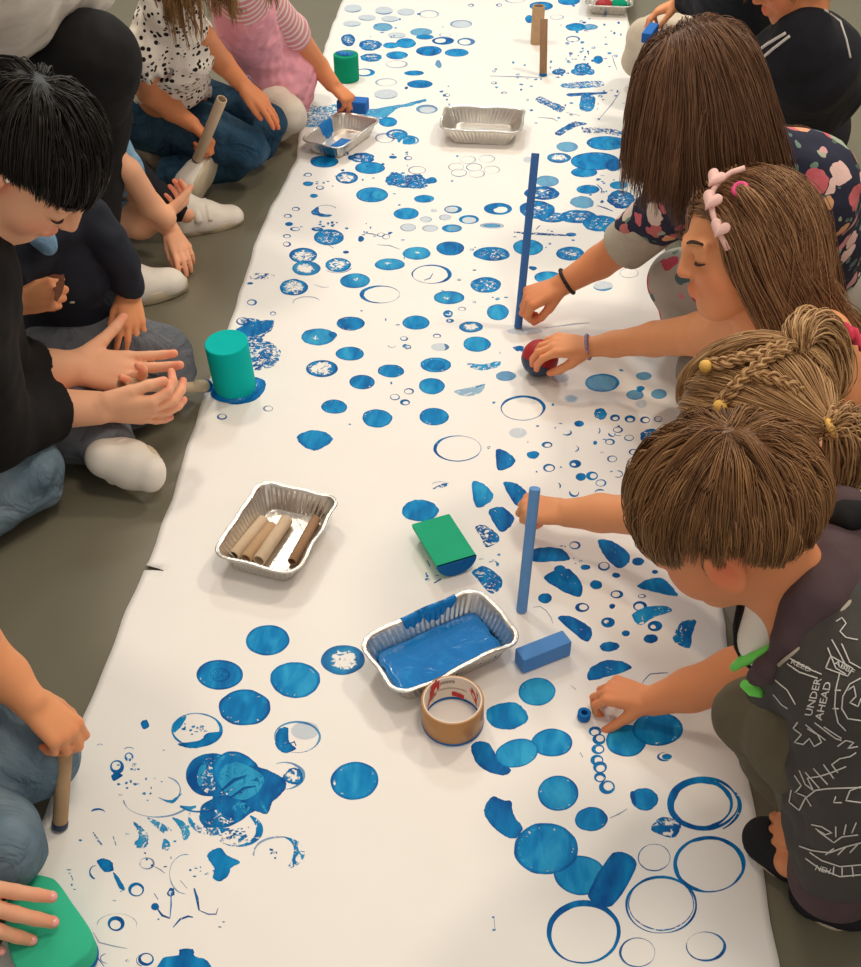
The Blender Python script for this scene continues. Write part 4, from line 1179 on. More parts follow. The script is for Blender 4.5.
def strand_mesh(PTS, r, tone, sides=4, tip=.25):
    n, T_, _ = PTS.shape
    t_ = np.gradient(PTS, axis=1); t_ /= np.maximum(np.linalg.norm(t_, axis=2, keepdims=True), 1e-9)
    ref = np.array([.31, .52, .79]); a = np.cross(t_, ref); a /= np.maximum(np.linalg.norm(a, axis=2, keepdims=True), 1e-9); b = np.cross(t_, a)
    s = np.linspace(0, 1, T_); prof = np.minimum(1, .6 + s * 2) * np.where(s > .6, 1 - (1 - tip) * ((s - .6) / .4) ** 1.5, 1)
    rr = (np.asarray(r).reshape(-1, 1) * prof)[:, :, None]
    V = np.stack([PTS + rr * (math.cos(2 * PI * k / sides) * a + math.sin(2 * PI * k / sides) * b) for k in range(sides)], 2).reshape(-1, 3)
    base = (np.arange(n)[:, None] * T_ + np.arange(T_ - 1)[None, :]) * sides
    Q = np.concatenate([np.stack([base + k, base + (k + 1) % sides, base + sides + (k + 1) % sides, base + sides + k], 2).reshape(-1, 4) for k in range(sides)])
    return V, Q, np.repeat(tone, T_ * sides)


def hair(hd, root, mat, guides=220, kids=10, length=.1, lvar=.2, crown=(-.5, 0, .8), mask=None, grav=.25, stiff=1., comb=None, collide=(), steps=16,
         thick=.0013, vol_=.06, clump=.010, tipclump=.35, name='hair', lenfn=None, tone_fn=None, seed=1, frizz=.002, cap=True, initfn=None, capmat=None, lift=0., hug=None, trim=None, wave=0.):
    """locks of hair rooted on the scalp, combed away from the crown (or part), falling with gravity and resting on the head and shoulders.
    crown / mask / comb work in the head's frame: (right, forward, up) as shares of the skull radii"""
    R_ = np.random.default_rng(seed)
    A_ = np.array([hd['r'], hd['f'], hd['u']]); c = hd['cc']; rad = hd['rad']
    tol = lambda p: ((p - c) @ A_.T) / rad
    tow = lambda q: (q * rad) @ A_ + c
    # roots
    m_ = guides * 4; i = np.arange(m_) + .5
    ph = np.arccos(1 - 2 * i / m_); th = PI * (1 + 5 ** .5) * i
    D = np.stack([np.cos(th) * np.sin(ph), np.sin(th) * np.sin(ph), np.cos(ph)], 1) + R_.normal(size=(m_, 3)) * .04
    D /= np.linalg.norm(D, axis=1, keepdims=True)
    keep = np.array([bool(mask(*d)) for d in D]); D = D[keep]
    if len(D) > guides: D = D[R_.permutation(len(D))[:guides]]
    n = len(D); lay = R_.uniform(.25, 1, n) ** .8
    cr = np.array(crown, float) if crown is not None else None
    if initfn is not None: d = np.array([initfn(*q) for q in D])
    else: d = D - (cr / np.linalg.norm(cr))
    d = d - D * (d * D).sum(1, keepdims=True); d = (d * rad) @ A_; d /= np.maximum(np.linalg.norm(d, axis=1, keepdims=True), 1e-9)
    p = tow(D * (1.0)); L_ = np.array([length * (lenfn(*q) if lenfn else 1) for q in D]) * (1 + R_.uniform(-lvar, lvar * .3, n))
    st = (L_ / (steps - 1))[:, None]
    G = [p.copy()]
    grv = np.array([0, 0, -1.0])
    for s in range(steps - 1):
        wv = comb(p, s / steps, D) if comb is not None else 0
        up_ = (p - c); up_ /= np.linalg.norm(up_, axis=1, keepdims=True)
        d = d * stiff + grv * grav + wv + up_ * lift * max(0, 1 - s / 4) + R_.normal(size=d.shape) * .03; d /= np.linalg.norm(d, axis=1, keepdims=True)
        p = p + d * st
        q = tol(p); nq = np.linalg.norm(q, axis=1, keepdims=True); lim = (1.0 + vol_ * lay * min(1, (s + 1) / 3))[:, None]
        pn = np.where(nq < lim, tow(q / np.maximum(nq, 1e-6) * lim), p)
        if hug is not None: pn = np.where(nq > lim + hug, tow(q / np.maximum(nq, 1e-6) * (lim + hug)), pn)
        for cc_, cr_ in collide:
            v_ = pn - cc_; nv = np.linalg.norm(v_, axis=1, keepdims=True); lm = cr_ + .004 + .012 * lay[:, None]
            pn = np.where(nv < lm, cc_ + v_ / np.maximum(nv, 1e-6) * lm, pn)
        pn[:, 2] = np.maximum(pn[:, 2], .012)
        d = pn - G[-1]; d /= np.maximum(np.linalg.norm(d, axis=1, keepdims=True), 1e-9); p = pn
        G.append(p.copy())
    G = np.stack(G, 1)
    if trim is not None:        # cut the hair along its line
        for a in range(n):
            q = tol(G[a]); q = q / np.linalg.norm(q, axis=1, keepdims=True); j = R_.uniform(-.09, .05)
            bad = [k for k in range(2, steps) if not trim(q[k][0], q[k][1], q[k][2] + j)]
            e = max(3, bad[0]) if bad else steps - 1
            G[a] = np.stack([np.interp(np.linspace(0, e, steps), np.arange(steps), G[a][:, i]) for i in range(3)], 1)
    # locks
    ii = np.repeat(np.arange(n), kids); K = len(ii)
    off = R_.normal(size=(K, 3)); off /= np.linalg.norm(off, axis=1, keepdims=True); off *= (clump * np.sqrt(R_.uniform(0, 1, K)))[:, None]
    s = np.linspace(0, 1, steps); pr = 1 - (1 - tipclump) * s ** 1.6
    PT = G[ii] + off[:, None, :] * pr[None, :, None]
    PT = PT + frizz * np.cumsum(R_.normal(size=(K, steps, 3)), axis=1) * .25 * s[None, :, None]
    if wave:        # loose waves along each lock
        ph = R_.uniform(0, 6.28, n)[ii][:, None]; fq = R_.uniform(1.6, 2.6, n)[ii][:, None]; sd_ = R_.normal(size=(n, 3)); sd_ /= np.linalg.norm(sd_, axis=1, keepdims=True)
        PT = PT + sd_[ii][:, None, :] * (wave * np.minimum(1, s * 2)[None, :] * np.sin(2 * PI * fq * s[None, :] + ph))[:, :, None]
    q = tol(PT.reshape(-1, 3)); nq = np.linalg.norm(q, axis=1, keepdims=True); PT = np.where(nq < 1.012, tow(q / np.maximum(nq, 1e-6) * 1.012), PT.reshape(-1, 3)).reshape(K, steps, 3)
    tg = R_.uniform(0, 1, n); tone = np.clip(.55 * tg[ii] + .45 * R_.uniform(0, 1, K), 0, 1)
    if tone_fn is not None: tone = np.clip(tone + np.array([tone_fn(*x) for x in D])[ii], 0, 1)
    V, Q, tn = strand_mesh(PT, thick * R_.uniform(.7, 1.25, K), tone)
    if cap:     # the dense under-layer close to the scalp
        nu, nv = 56, 28; cv = []
        for a in range(nv + 1):
            for b in range(nu):
                pa, pb = PI * a / nv, 2 * PI * b / nu
                cv.append((math.cos(pb) * math.sin(pa), math.sin(pb) * math.sin(pa), math.cos(pa)))
        cv = np.array(cv); ok = np.array([bool(mask(*x)) for x in cv])
        CV = tow(cv * 1.02); cq = []
        for a in range(nv):
            for b in range(nu):
                f = (a * nu + b, (a + 1) * nu + b, (a + 1) * nu + (b + 1) % nu, a * nu + (b + 1) % nu)
                if ok[list(f)].all(): cq.append(f)
        Q = np.concatenate([Q, np.array(cq) + len(V)]); V = np.concatenate([V, CV]); tn = np.concatenate([tn, np.full(len(CV), .25)])
    return mesh_obj(name, V, Q, mat, root, attrs={'tone': tn})


def std_mask(front=.42, side=.02, back=-.62, temple=.0):
    """hairline: round the forehead, over the ears, down to the nape (head frame)"""
    def f(x, y, z):
        if y > .25: lim = side + (front - side) * min(1, (y - .25) / .45)
        elif y > -.25: lim = side - .05 * (1 - abs(y) / .25)
        else: lim = side + (back - side) * min(1, (-.25 - y) / .35)
        return z > lim
    return f


def bvh(*obs):
    vs, fs = [], []
    for o in obs:
        b = len(vs); mw = o.matrix_world; vs += [mw @ v.co for v in o.data.vertices]; fs += [tuple(b + i for i in p.vertices) for p in o.data.polygons]
    return BVHTree.FromPolygons(vs, fs)


def on_surface(tree, px, py, off):
    d = Vector(CF + (px - CX) / F_PX * CR - (py - CY) / F_PX * CU).normalized()
    h = tree.ray_cast(Vector(CAM), d)
    if h[0] is None: return None
    nr = h[1] if h[1].dot(d) < 0 else -h[1]
    return np.array(h[0]) + np.array(nr) * off


def printed_lines(tree, polys, wpx, mat, name, parent, off=.0009):
    """lines printed on a garment: thin raised ribbons that follow its surface"""
    mb = MB()
    for pl in polys:
        pts = []
        for i in range(len(pl) - 1):
            a, b = np.array(pl[i], float), np.array(pl[i + 1], float); m_ = max(1, int(np.linalg.norm(b - a) / 2.5))
            for s in range(m_): pts.append(a + (b - a) * s / m_)
        pts.append(np.array(pl[-1], float))
        run = []
        for q in pts + [None]:
            w_ = on_surface(tree, q[0], q[1], off) if q is not None else None
            if w_ is not None and (not run or np.linalg.norm(w_ - run[-1]) < .03): run.append(w_)
            else:
                if len(run) > 1: mb.tube(run, S(wpx / 2, run[0]), 5)
                run = [w_] if w_ is not None else []
    return mb.build(name, mat, parent) if mb.v else None


def printed_text(tree, txt, org, xdir, ydir, mat, name, parent, off=.0010):
    """lettering printed on a garment: glyph outlines laid on its surface"""
    cu = bpy.data.curves.new('t', 'FONT'); cu.body = txt; cu.resolution_u = 2; cu.offset = .012
    o = bpy.data.objects.new('t', cu); COL.objects.link(o)
    bpy.context.view_layer.update()
    me = bpy.data.meshes.new_from_object(o.evaluated_get(bpy.context.evaluated_depsgraph_get()))
    bpy.data.objects.remove(o); V, ok = [], True
    for v in me.vertices:
        px = org[0] + v.co.x * xdir[0] + v.co.y * ydir[0]; py = org[1] + v.co.x * xdir[1] + v.co.y * ydir[1]
        w_ = on_surface(tree, px, py, off)
        V.append(w_ if w_ is not None else (np.nan,) * 3)
    F_ = [tuple(p.vertices) for p in me.polygons if not any(np.isnan(V[i][0]) for i in p.vertices)]
    bpy.data.meshes.remove(me)
    V = [v if not np.isnan(v[0]) else (0, 0, -1) for v in V]
    used = sorted({i for f in F_ for i in f}); mp = {i: j for j, i in enumerate(used)}
    if used: return mesh_obj(name, [V[i] for i in used], [tuple(mp[i] for i in f) for f in F_], mat, parent, smooth=False)
# ------------------------------------------------------------------ cloth and hair materials
M['hair_k'] = hair_mat('long_brown_hair', srgb(84, 56, 38), srgb(138, 100, 70), srgb(196, 154, 110))
M['hair_i'] = hair_mat('dark_brown_hair', srgb(72, 48, 34), srgb(112, 78, 56), srgb(154, 116, 86))
M['hair_l'] = hair_mat('dark_blond_hair', srgb(118, 84, 54), srgb(170, 130, 88), srgb(220, 182, 132))
M['hair_m'] = hair_mat('short_brown_hair', srgb(78, 50, 30), srgb(128, 90, 58), srgb(184, 140, 92))
M['hair_a'] = hair_mat('black_hair', srgb(8, 7, 8), srgb(20, 17, 16), srgb(46, 40, 37), .5)
M['hair_e'] = hair_mat('light_brown_hair', srgb(96, 68, 44), srgb(148, 110, 72), srgb(190, 150, 104))
M['lash'] = mottled('dark_lashes', srgb(60, 40, 30), srgb(50, 34, 26), 80, .6)
M['jacket'] = cloth('charcoal_jacket_cloth', srgb(68, 65, 63), srgb(78, 75, 72), wrinkle=9, wr=.010)
M['lining'] = cloth('dark_plum_jersey', srgb(74, 58, 62), srgb(86, 70, 74), wrinkle=10, wr=.006)
M['olive'] = cloth('olive_trouser_cloth', srgb(92, 84, 68), srgb(104, 96, 80), wrinkle=10, wr=.008)
M['whiteprint'] = mottled('white_garment_print', srgb(224, 222, 218), srgb(214, 212, 208), 90, .7, .2)
M['neon'] = mottled('neon_green_trim', srgb(108, 220, 84), srgb(120, 230, 96), 60, .6)
M['white_cloth'] = cloth('white_cotton', srgb(240, 234, 226), srgb(232, 226, 218), wrinkle=12)
M['black_rubber'] = mottled('black_shoe_knit', srgb(28, 28, 32), srgb(38, 37, 42), 300, .8, .2, .3, 600)
M['sole'] = mottled('cream_shoe_sole', srgb(212, 198, 174), srgb(198, 184, 160), 40, .7, .3, .2, 200)
M['shoe_white'] = mottled('white_shoe_leather', srgb(236, 230, 222), srgb(226, 220, 210), 30, .55, .4, .1, 120)
M['pink'] = cloth('coral_pink_cotton', srgb(226, 84, 110), srgb(214, 70, 98), wrinkle=14)
M['softpink'] = cloth('soft_pink_cotton', srgb(240, 172, 186), srgb(232, 158, 176), wrinkle=14, wr=.010)
M['grey_leg'] = cloth('grey_jersey', srgb(132, 128, 120), srgb(144, 140, 132), wrinkle=12)
M['beige'] = cloth('beige_cuff_cloth', srgb(186, 178, 162), srgb(174, 166, 150), wrinkle=16)
M['navy'] = cloth('navy_wool', srgb(30, 34, 46), srgb(38, 42, 54), wrinkle=8, wr=.008)
M['track'] = cloth('black_tracksuit', srgb(28, 30, 38), srgb(36, 38, 46), wrinkle=8, wr=.010)
M['black'] = cloth('black_knit', srgb(19, 19, 21), srgb(26, 25, 27), wrinkle=8, wr=.006)
M['cream'] = cloth('cream_trouser_cloth', srgb(216, 202, 184), srgb(206, 192, 172), wrinkle=10, wr=.008)
M['tights'] = cloth('white_tights', srgb(232, 222, 208), srgb(222, 210, 194), wrinkle=12, wr=.003)
M['shine'] = mottled('taupe_patent_leather', srgb(132, 112, 98), srgb(150, 128, 112), 20, .3, .5)
M['heart'] = mottled('pale_pink_felt', srgb(244, 202, 196), srgb(240, 194, 188), 60, .7)
M['band'] = mottled('hot_pink_band', srgb(232, 80, 140), srgb(224, 70, 130), 60, .5)
M['bead'] = mottled('lilac_bead', srgb(166, 150, 186), srgb(150, 138, 176), 60, .25, .6)
M['blackband'] = mottled('black_elastic', srgb(26, 24, 26), srgb(36, 32, 32), 60, .7)
M['yellow'] = mottled('yellow_elastic', srgb(230, 184, 92), srgb(220, 172, 80), 60, .6)
M['plaster'] = mottled('mint_sticking_plaster', srgb(134, 206, 180), srgb(124, 196, 170), 60, .6)
M['pearl'] = mottled('pearl', srgb(244, 236, 224), srgb(240, 230, 216), 60, .2, .6)
M['nail'] = mottled('pink_nail', srgb(242, 170, 164), srgb(240, 162, 156), 60, .25, .6)


def denim(name, c1, c2, c3):
    t = NT(name); v = t.coords()
    n = t.noise(v, 9, 3, .55); f = t.noise(v, 700, 2)
    t.color(t.mix(t.math('MULTIPLY', f, .35), t.ramp(n, [(.3, c1), (.5, c2), (.72, c3)]), c1)); t.set(.85, 0, .2)
    t.bump(t.math('MULTIPLY_ADD', f, .02, t.noise(v, 15, 3, .5, 1.4)), .9, .022)
    return t.m


M['denim_dark'] = denim('dark_blue_denim', srgb(30, 60, 84), srgb(42, 76, 102), srgb(66, 100, 126))
M['denim'] = denim('washed_blue_denim', srgb(84, 106, 124), srgb(108, 130, 146), srgb(144, 162, 174))
M['denim_grey'] = denim('grey_denim', srgb(84, 88, 96), srgb(104, 108, 116), srgb(126, 130, 138))
M['chambray'] = denim('light_chambray', srgb(104, 146, 182), srgb(124, 164, 198), srgb(146, 182, 212))


def dotted(name, base, dot, scale=42, size=.30):
    t = NT(name); v = t.coords()
    vo = t.new('ShaderNodeTexVoronoi'); vo.inputs['Scale'].default_value = scale; t.link(v, vo.inputs['Vector'])
    sp_ = t.new('ShaderNodeSeparateColor'); t.link(vo.outputs['Color'], sp_.inputs[0])
    lim = t.math('MULTIPLY_ADD', sp_.outputs[0], size * .7, size * .55)
    t.color(t.mix(t.math('LESS_THAN', vo.outputs['Distance'], lim), base, dot)); t.set(.8, 0, .2)
    t.bump(t.noise(v, 14, 3, .5, .8), .6, .008)
    return t.m


M['dots'] = dotted('white_blouse_with_black_dots', srgb(238, 230, 220), srgb(34, 30, 30), 72, .36)


def floral(name, base, scale=16, cover=.5, cols=None):
    t = NT(name); v0 = t.coords(); nz = t.new('ShaderNodeTexNoise'); nz.inputs['Scale'].default_value = 30; t.link(v0, nz.inputs['Vector'])
    ad = t.new('ShaderNodeVectorMath', operation='MULTIPLY_ADD'); t.link(nz.outputs['Color'], ad.inputs[0]); ad.inputs[1].default_value = (.03, .03, .03); t.link(v0, ad.inputs[2])
    v = ad.outputs[0]
    cols = cols or [srgb(222, 150, 160), srgb(226, 164, 110), srgb(232, 206, 196), srgb(196, 70, 84), srgb(150, 172, 150)]
    def layer(sc, cv, palette, prev):
        vo = t.new('ShaderNodeTexVoronoi'); vo.inputs['Scale'].default_value = sc; t.link(v, vo.inputs['Vector'])
        sp_ = t.new('ShaderNodeSeparateColor'); t.link(vo.outputs['Color'], sp_.inputs[0])
        m_ = t.math('LESS_THAN', vo.outputs['Distance'], t.math('MULTIPLY_ADD', sp_.outputs[1], cv * .6, cv * .45))
        pal = t.ramp(sp_.outputs[0], [((i + .0) / len(palette), c) for i, c in enumerate(palette)], 'CONSTANT')
        pal = t.mix(t.math('MULTIPLY', t.noise(v, sc * 5, 2), .55), pal, t.ramp(sp_.outputs[2], [(0, palette[0]), (1, palette[-1])]))
        return t.mix(m_, prev, pal)
    c = layer(scale * 1.5, cover * .62, [srgb(78, 104, 88), srgb(118, 146, 128), srgb(96, 118, 126)], base)
    c = layer(scale, cover, cols, c)
    t.color(c); t.set(.8, 0, .2); t.bump(t.noise(v0, 12, 3, .5, .8), .5, .008)
    return t.m


M['floral'] = floral('navy_floral_cloth', srgb(42, 44, 64), 24, .56)
M['rose'] = floral('grey_rose_jersey', srgb(188, 180, 170), 13, .50, [srgb(206, 80, 96), srgb(226, 160, 160), srgb(214, 110, 120)])


def striped(name, c1, c2, axis, period, org=(0, 0, 0), share=.5):
    """stripes across a sleeve: bands perpendicular to its axis"""
    t = NT(name); tc = t.new('ShaderNodeTexCoord'); vm = t.new('ShaderNodeVectorMath', operation='DOT_PRODUCT')
    t.link(tc.outputs['Object'], vm.inputs[0]); vm.inputs[1].default_value = tuple(unit(axis))
    fr = t.math('FRACT', t.math('MULTIPLY', vm.outputs['Value'], 1 / period))
    t.color(t.mix(t.math('LESS_THAN', fr, share), c1, c2)); t.set(.85, 0, .2); t.bump(t.noise(t.coords(), 14, 3), .5, .006)
    return t.m


def person(px, py, label, cat='child', z=0.):
    p = P(px, py, z); r = empty('person', (p[0], p[1], 0)); tag(r, label, cat); return r


def shoe(root, heel, toe, up, Lw, upper, sole, name='shoe', lbl=None, straps=0, hgt=.55):
    """trainer: welted sole, rounded upper, toe box, opening"""
    heel, toe = np.asarray(heel, float), np.asarray(toe, float); X = unit(toe - heel); L = np.linalg.norm(toe - heel)
    Z = unit(np.asarray(up, float) - X * np.dot(up, X)); Y = np.cross(Z, X)
    g = lambda a, b, d: heel + X * a * L + Y * b * Lw + Z * d * L
    v = Vol(.0028)
    v.cone(g(.16, 0, .13), g(.5, 0, .14), .44 * Lw, .44 * Lw, .02, (Z, 1.)); v.cone(g(.5, 0, .13), g(.84, 0, .10), .46 * Lw, .40 * Lw, .02, (Z, .8))
    v.cone(g(.14, 0, .14), g(.18, 0, hgt * .75), .36 * Lw, .34 * Lw, .02); v.cone(g(.45, 0, .20), g(.26, 0, hgt * .72), .34 * Lw, .30 * Lw, .03)
    v.cut(g(.5, 0, .05), -Z, L)
    sh = grow(v, name, M[upper], root)
    s = MB(); n = 40; out = []
    for k in range(n):
        a = 2 * PI * k / n; cx_ = .5 + .53 * math.cos(a); w_ = (.50 - .05 * math.cos(a + .3)) * math.sin(a) * (1 - .18 * math.exp(-((cx_ - .42) / .15) ** 2))
        out.append((cx_, w_))
    s.loft([[g(x * q + (1 - q) * .5, y * q, z) for x, y in out] for q, z in ((.95, .0), (1.03, .015), (1.04, .12), (.98, .135))], cap0=True, cap1=True)
    so = s.build('sole', M[sole], sh)
    if straps:
        for i in range(straps):
            mb = MB(); a0 = .34 + .17 * i; rr_ = (.46 - .03 * i) * Lw
            mb.tube([heel + X * a0 * L + Z * (.14 * L + rr_ * (1.12 - .1 * i) * math.cos(q)) + Y * rr_ * math.sin(q) for q in np.linspace(-1.3, 1.3, 15)], .062 * L, 8); mb.build('strap', M[upper], sh)
    if lbl: tag(sh, lbl)
    return sh


def ellipsoid(mb, c, r, axes=None, nu=16, nv=10):
    A_ = np.eye(3) if axes is None else np.array([unit(x) for x in axes])
    mb.loft([[np.asarray(c) + A_[0] * r[0] * math.cos(b) * math.sin(a) + A_[1] * r[1] * math.sin(b) * math.sin(a) + A_[2] * r[2] * math.cos(a) for b in np.linspace(0, 2 * PI, nu + 1)[:-1]] for a in np.linspace(.03, PI - .03, nv)], cap0=True, cap1=True)


def band_ring(root, c, axis, r, th, mat, name, n=28, beads=0, squash=1.):
    ax = unit(axis); u = unit(np.cross(ax, [.2, .3, 1])); w_ = np.cross(ax, u); mb = MB()
    if beads:
        o = None
        for k in range(beads):
            a = 2 * PI * k / beads; q = np.asarray(c) + r * (math.cos(a) * u + math.sin(a) * w_ * squash)
            ellipsoid(mb, q, (th, th, th), None, 8, 6)
    mb2 = mb
    mb2.tube([np.asarray(c) + r * (math.cos(a) * u + math.sin(a) * w_ * squash) for a in np.linspace(0, 2 * PI, n + 1)], th * (.35 if beads else 1), 8, caps=False)
    return mb2.build(name, M[mat], root)


# ================================================================== boy in the printed jacket (near right)
R = person(862, 800, 'boy in a charcoal white-printed jacket crouching at the right edge of the paper')
hc = P(726, 516, .555); hdM_f, hdM_u = (-.74, .22, -.63), (-.60, .12, .79)
B = Vol(.003)
nb = P(800, 600, .46)
HM = head(B, hc, hdM_f, hdM_u, .205, nb, .043)
B.chain([(800, 600, .46, 38), (850, 660, .42, 70), (885, 770, .22, 80)], .03)
# forearm and hand on the paper
Wm, _ = B.chain([(860, 640, .42, 30), (775, 662, .16, 29), (735, 676, .12, 27), (690, 690, .075, 21), (652, 701, .045, 15)], .012)
wr = P(652, 701, .045)
hand(B, wr, P(612, 690, .045) - wr, (0.1, -.15, 1), 1, .125, curl=((50, 50, 30), (50, 45, 25), (52, 50, 25), (60, 50, 25)), thumb=(40, 35), spread=5, tcurl=5, thick=.95)
# hand on the shoe
wl = P(812, 838, .10)
B.chain([(860, 655, .42, 36), (868, 775, .26, 34), (815, 836, .12, 18)], .012)
hand(B, wl, P(770, 822, .055) - wl, (-.2, -.55, .8), -1, .115, curl=(25, 30, 30, 35), thumb=(50, 20), spread=9)
# far foot and near foot inside the shoes
B.chain([(775, 760, .12, 20), (840, 810, .06, 22), (790, 862, .035, 16)], .012)
Bm = grow(B, 'body', SK_TAN, R)
mk = MB(); tr_ = bvh(Bm)
def stain(tree, pts, mat, name, parent, off=.0006, n=7):
    """a smear lying on a surface: a small patch of the surface's own shape"""
    cx_ = sum(p[0] for p in pts) / len(pts); cy_ = sum(p[1] for p in pts) / len(pts); rows_ = []
    for q in np.linspace(1, .0, n):
        row = [on_surface(tree, cx_ + (a - cx_) * q, cy_ + (b - cy_) * q, off) for a, b in pts]
        if any(x is None for x in row): return None
        rows_.append(row)
    mb = MB(); mb.loft(rows_); return mb.build(name, M[mat], parent)
def blobpx(cx_, cy_, hw, hh, rot=0., wob=.15, n=22, seed=1):
    wf = wob_fn(wob, seed); ca, sa = math.cos(rot), math.sin(rot)
    return [(cx_ + hw * wf(a) * math.cos(a) * ca - hh * wf(a) * math.sin(a) * sa, cy_ + hw * wf(a) * math.cos(a) * sa + hh * wf(a) * math.sin(a) * ca) for a in np.linspace(0, 2 * PI, n + 1)[:-1]]
o_ = stain(tr_, blobpx(628, 708, 7, 3.6, -.4), 'navy_paint', 'paint_stain', R)
if o_: tag(o_, 'blue green paint stain on the hand')
tilt = lambda x, y, z: z > (.36 if y > .3 else -.06 if y > -.2 else -.50)
hair(HM, R, M['hair_m'], guides=560, kids=16, length=.16, crown=(.05, -.50, .86), mask=std_mask(.30, -.02, -.52), grav=.04, stiff=1., vol_=.15, clump=.008, thick=.0006, tipclump=.55, frizz=.0006, seed=4, hug=.02, lvar=.5, steps=20, trim=lambda x, y, z: z > (-.10 + .3 * max(0, .7 - y) if y > .35 else .12 if y > -.15 else -.56 + 2.4 * max(0, y + .40)))
# trousers: far knee and near bent leg
T_ = Vol(.004)
T_.chain([(880, 765, .20, 76), (790, 720, .26, 46), (752, 716, .24, 36)], .03); T_.chain([(752, 716, .24, 34), (775, 760, .13, 30), (800, 800, .08, 26)], .02)
T_.chain([(890, 790, .20, 80), (830, 740, .30, 52), (790, 742, .28, 40)], .03); T_.chain([(790, 742, .28, 38), (812, 790, .17, 34), (850, 830, .08, 30)], .02)
grow(T_, 'trousers', M['olive'], R, 2, (.0012, 60))
# jacket
J_ = Vol(.004)
J_.chain([(838, 600, .455, 50), (862, 655, .43, 86), (895, 750, .25, 92), (912, 800, .18, 84)], .04)
J_.chain([(850, 640, .44, 66), (800, 690, .32, 44), (778, 694, .28, 36)], .02)     # far sleeve, short at the elbow
J_.cut(P(752, 694, .27), P(740, 694, .26) - P(790, 690, .29), .09)
J = grow(J_, 'jacket', M['jacket'], R, 2, (.0016, 45))
Sl = Vol(.004); Sl.chain([(862, 662, .445, 72), (856, 760, .315, 64), (846, 820, .215, 57), (838, 852, .165, 51)], .02); Sl.cut(P(835, 864, .14), P(830, 892, .08) - P(848, 820, .21), .085)
SL = grow(Sl, 'jacket_sleeve', M['jacket'], R, 2, (.0028, 55))
cf = Vol(.003); a_, b_ = P(838, 856, .15), P(834, 876, .115)
cf.cone(a_, b_, S(47, a_), S(45, b_), .01); cf.cut(b_ + unit(b_ - a_) * .026, b_ - a_, .09)
tag(grow(cf, 'ribbed_cuff', M['lining'], R), 'dark ribbed sleeve cuff')
# hood lying round the neck, in plum jersey
hd_ = Vol(.0035)
hd_.chain([(840, 520, .50, 26), (818, 598, .50, 26), (794, 640, .46, 19), (770, 668, .42, 13), (755, 678, .395, 9)], .012); hd_.chain([(840, 520, .50, 28), (880, 560, .47, 44), (880, 640, .46, 40)], .03)
hd_.chain([(812, 600, .49, 26), (850, 590, .48, 40)], .03)
tag(grow(hd_, 'hood', M['lining'], R, 2, (.0015, 60)), 'dark plum hood')
hl = Vol(.003); hl.chain([(845, 512, .53, 13), (880, 516, .535, 14)], .01); hl.chain([(832, 518, .525, 8), (850, 522, .53, 10)], .01); tag(grow(hl, 'hood_lining', M['black'], R), 'black edge of the hood')
ts = Vol(.003); ts.chain([(772, 608, .45, 26), (768, 640, .41, 26), (790, 660, .38, 26)], .02); tag(grow(ts, 't_shirt', M['white_cloth'], R), 'white t-shirt showing at the neck')
zp = MB(); pz = [P(a, b, z) for a, b, z in ((744, 604, .44), (740, 625, .42), (741, 645, .40), (748, 660, .385), (758, 668, .38))]
zp.tube(pz, [S(6, p) for p in pz], 8)
for i in range(30):
    s = i / 29 * 4; k = min(3, int(s)); p = pz[k] + (pz[k + 1] - pz[k]) * (s - k); frame_box(zp, p + np.array([-S(6, p), -.004, .002]), np.array([1, 0, 0]), np.array([0, 1, 0]), np.array([0, 0, 1]), .0022, .0012, .0012)
zp.build('zip', M['blackband'], R)
ng = MB(); pz = [P(a, b, z) for a, b, z in ((733, 668, .37), (744, 660, .39), (758, 656, .42), (772, 646, .44))]; ng.tube(pz, [S(q, pz[0]) for q in (4, 6, 5.5, 3)], 10); ng.build('green_trim', M['neon'], R)
ng = MB(); pz = [P(a, b, z) for a, b, z in ((744, 684, .35), (752, 690, .355), (762, 694, .36))]; ng.tube(pz, [S(q, pz[0]) for q in (5, 6.5, 4)], 10); ng.build('green_trim', M['neon'], R)
pt_ = MB(); tr2 = bvh([c for c in R.children if c.name.startswith('hood')][0]); run = [on_surface(tr2, a, b, .002) for a, b in ((858, 592), (846, 604), (834, 617), (822, 630), (810, 640), (799, 648), (788, 656), (779, 664))]; run = [q for q in run if q is not None]
if len(run) > 2: pt_.tube(run, .0022, 8); pt_.build('piping', M['beige'], R)
# shoes
sh = shoe(R, P(828, 868, .0), P(752, 838, .012), (-.1, -.25, 1), .078, 'black_rubber', 'sole', hgt=.34)
sh = shoe(R, P(880, 905, .0) , P(800, 900, .0), (0, 0, 1), .08, 'black_rubber', 'sole', hgt=.45)
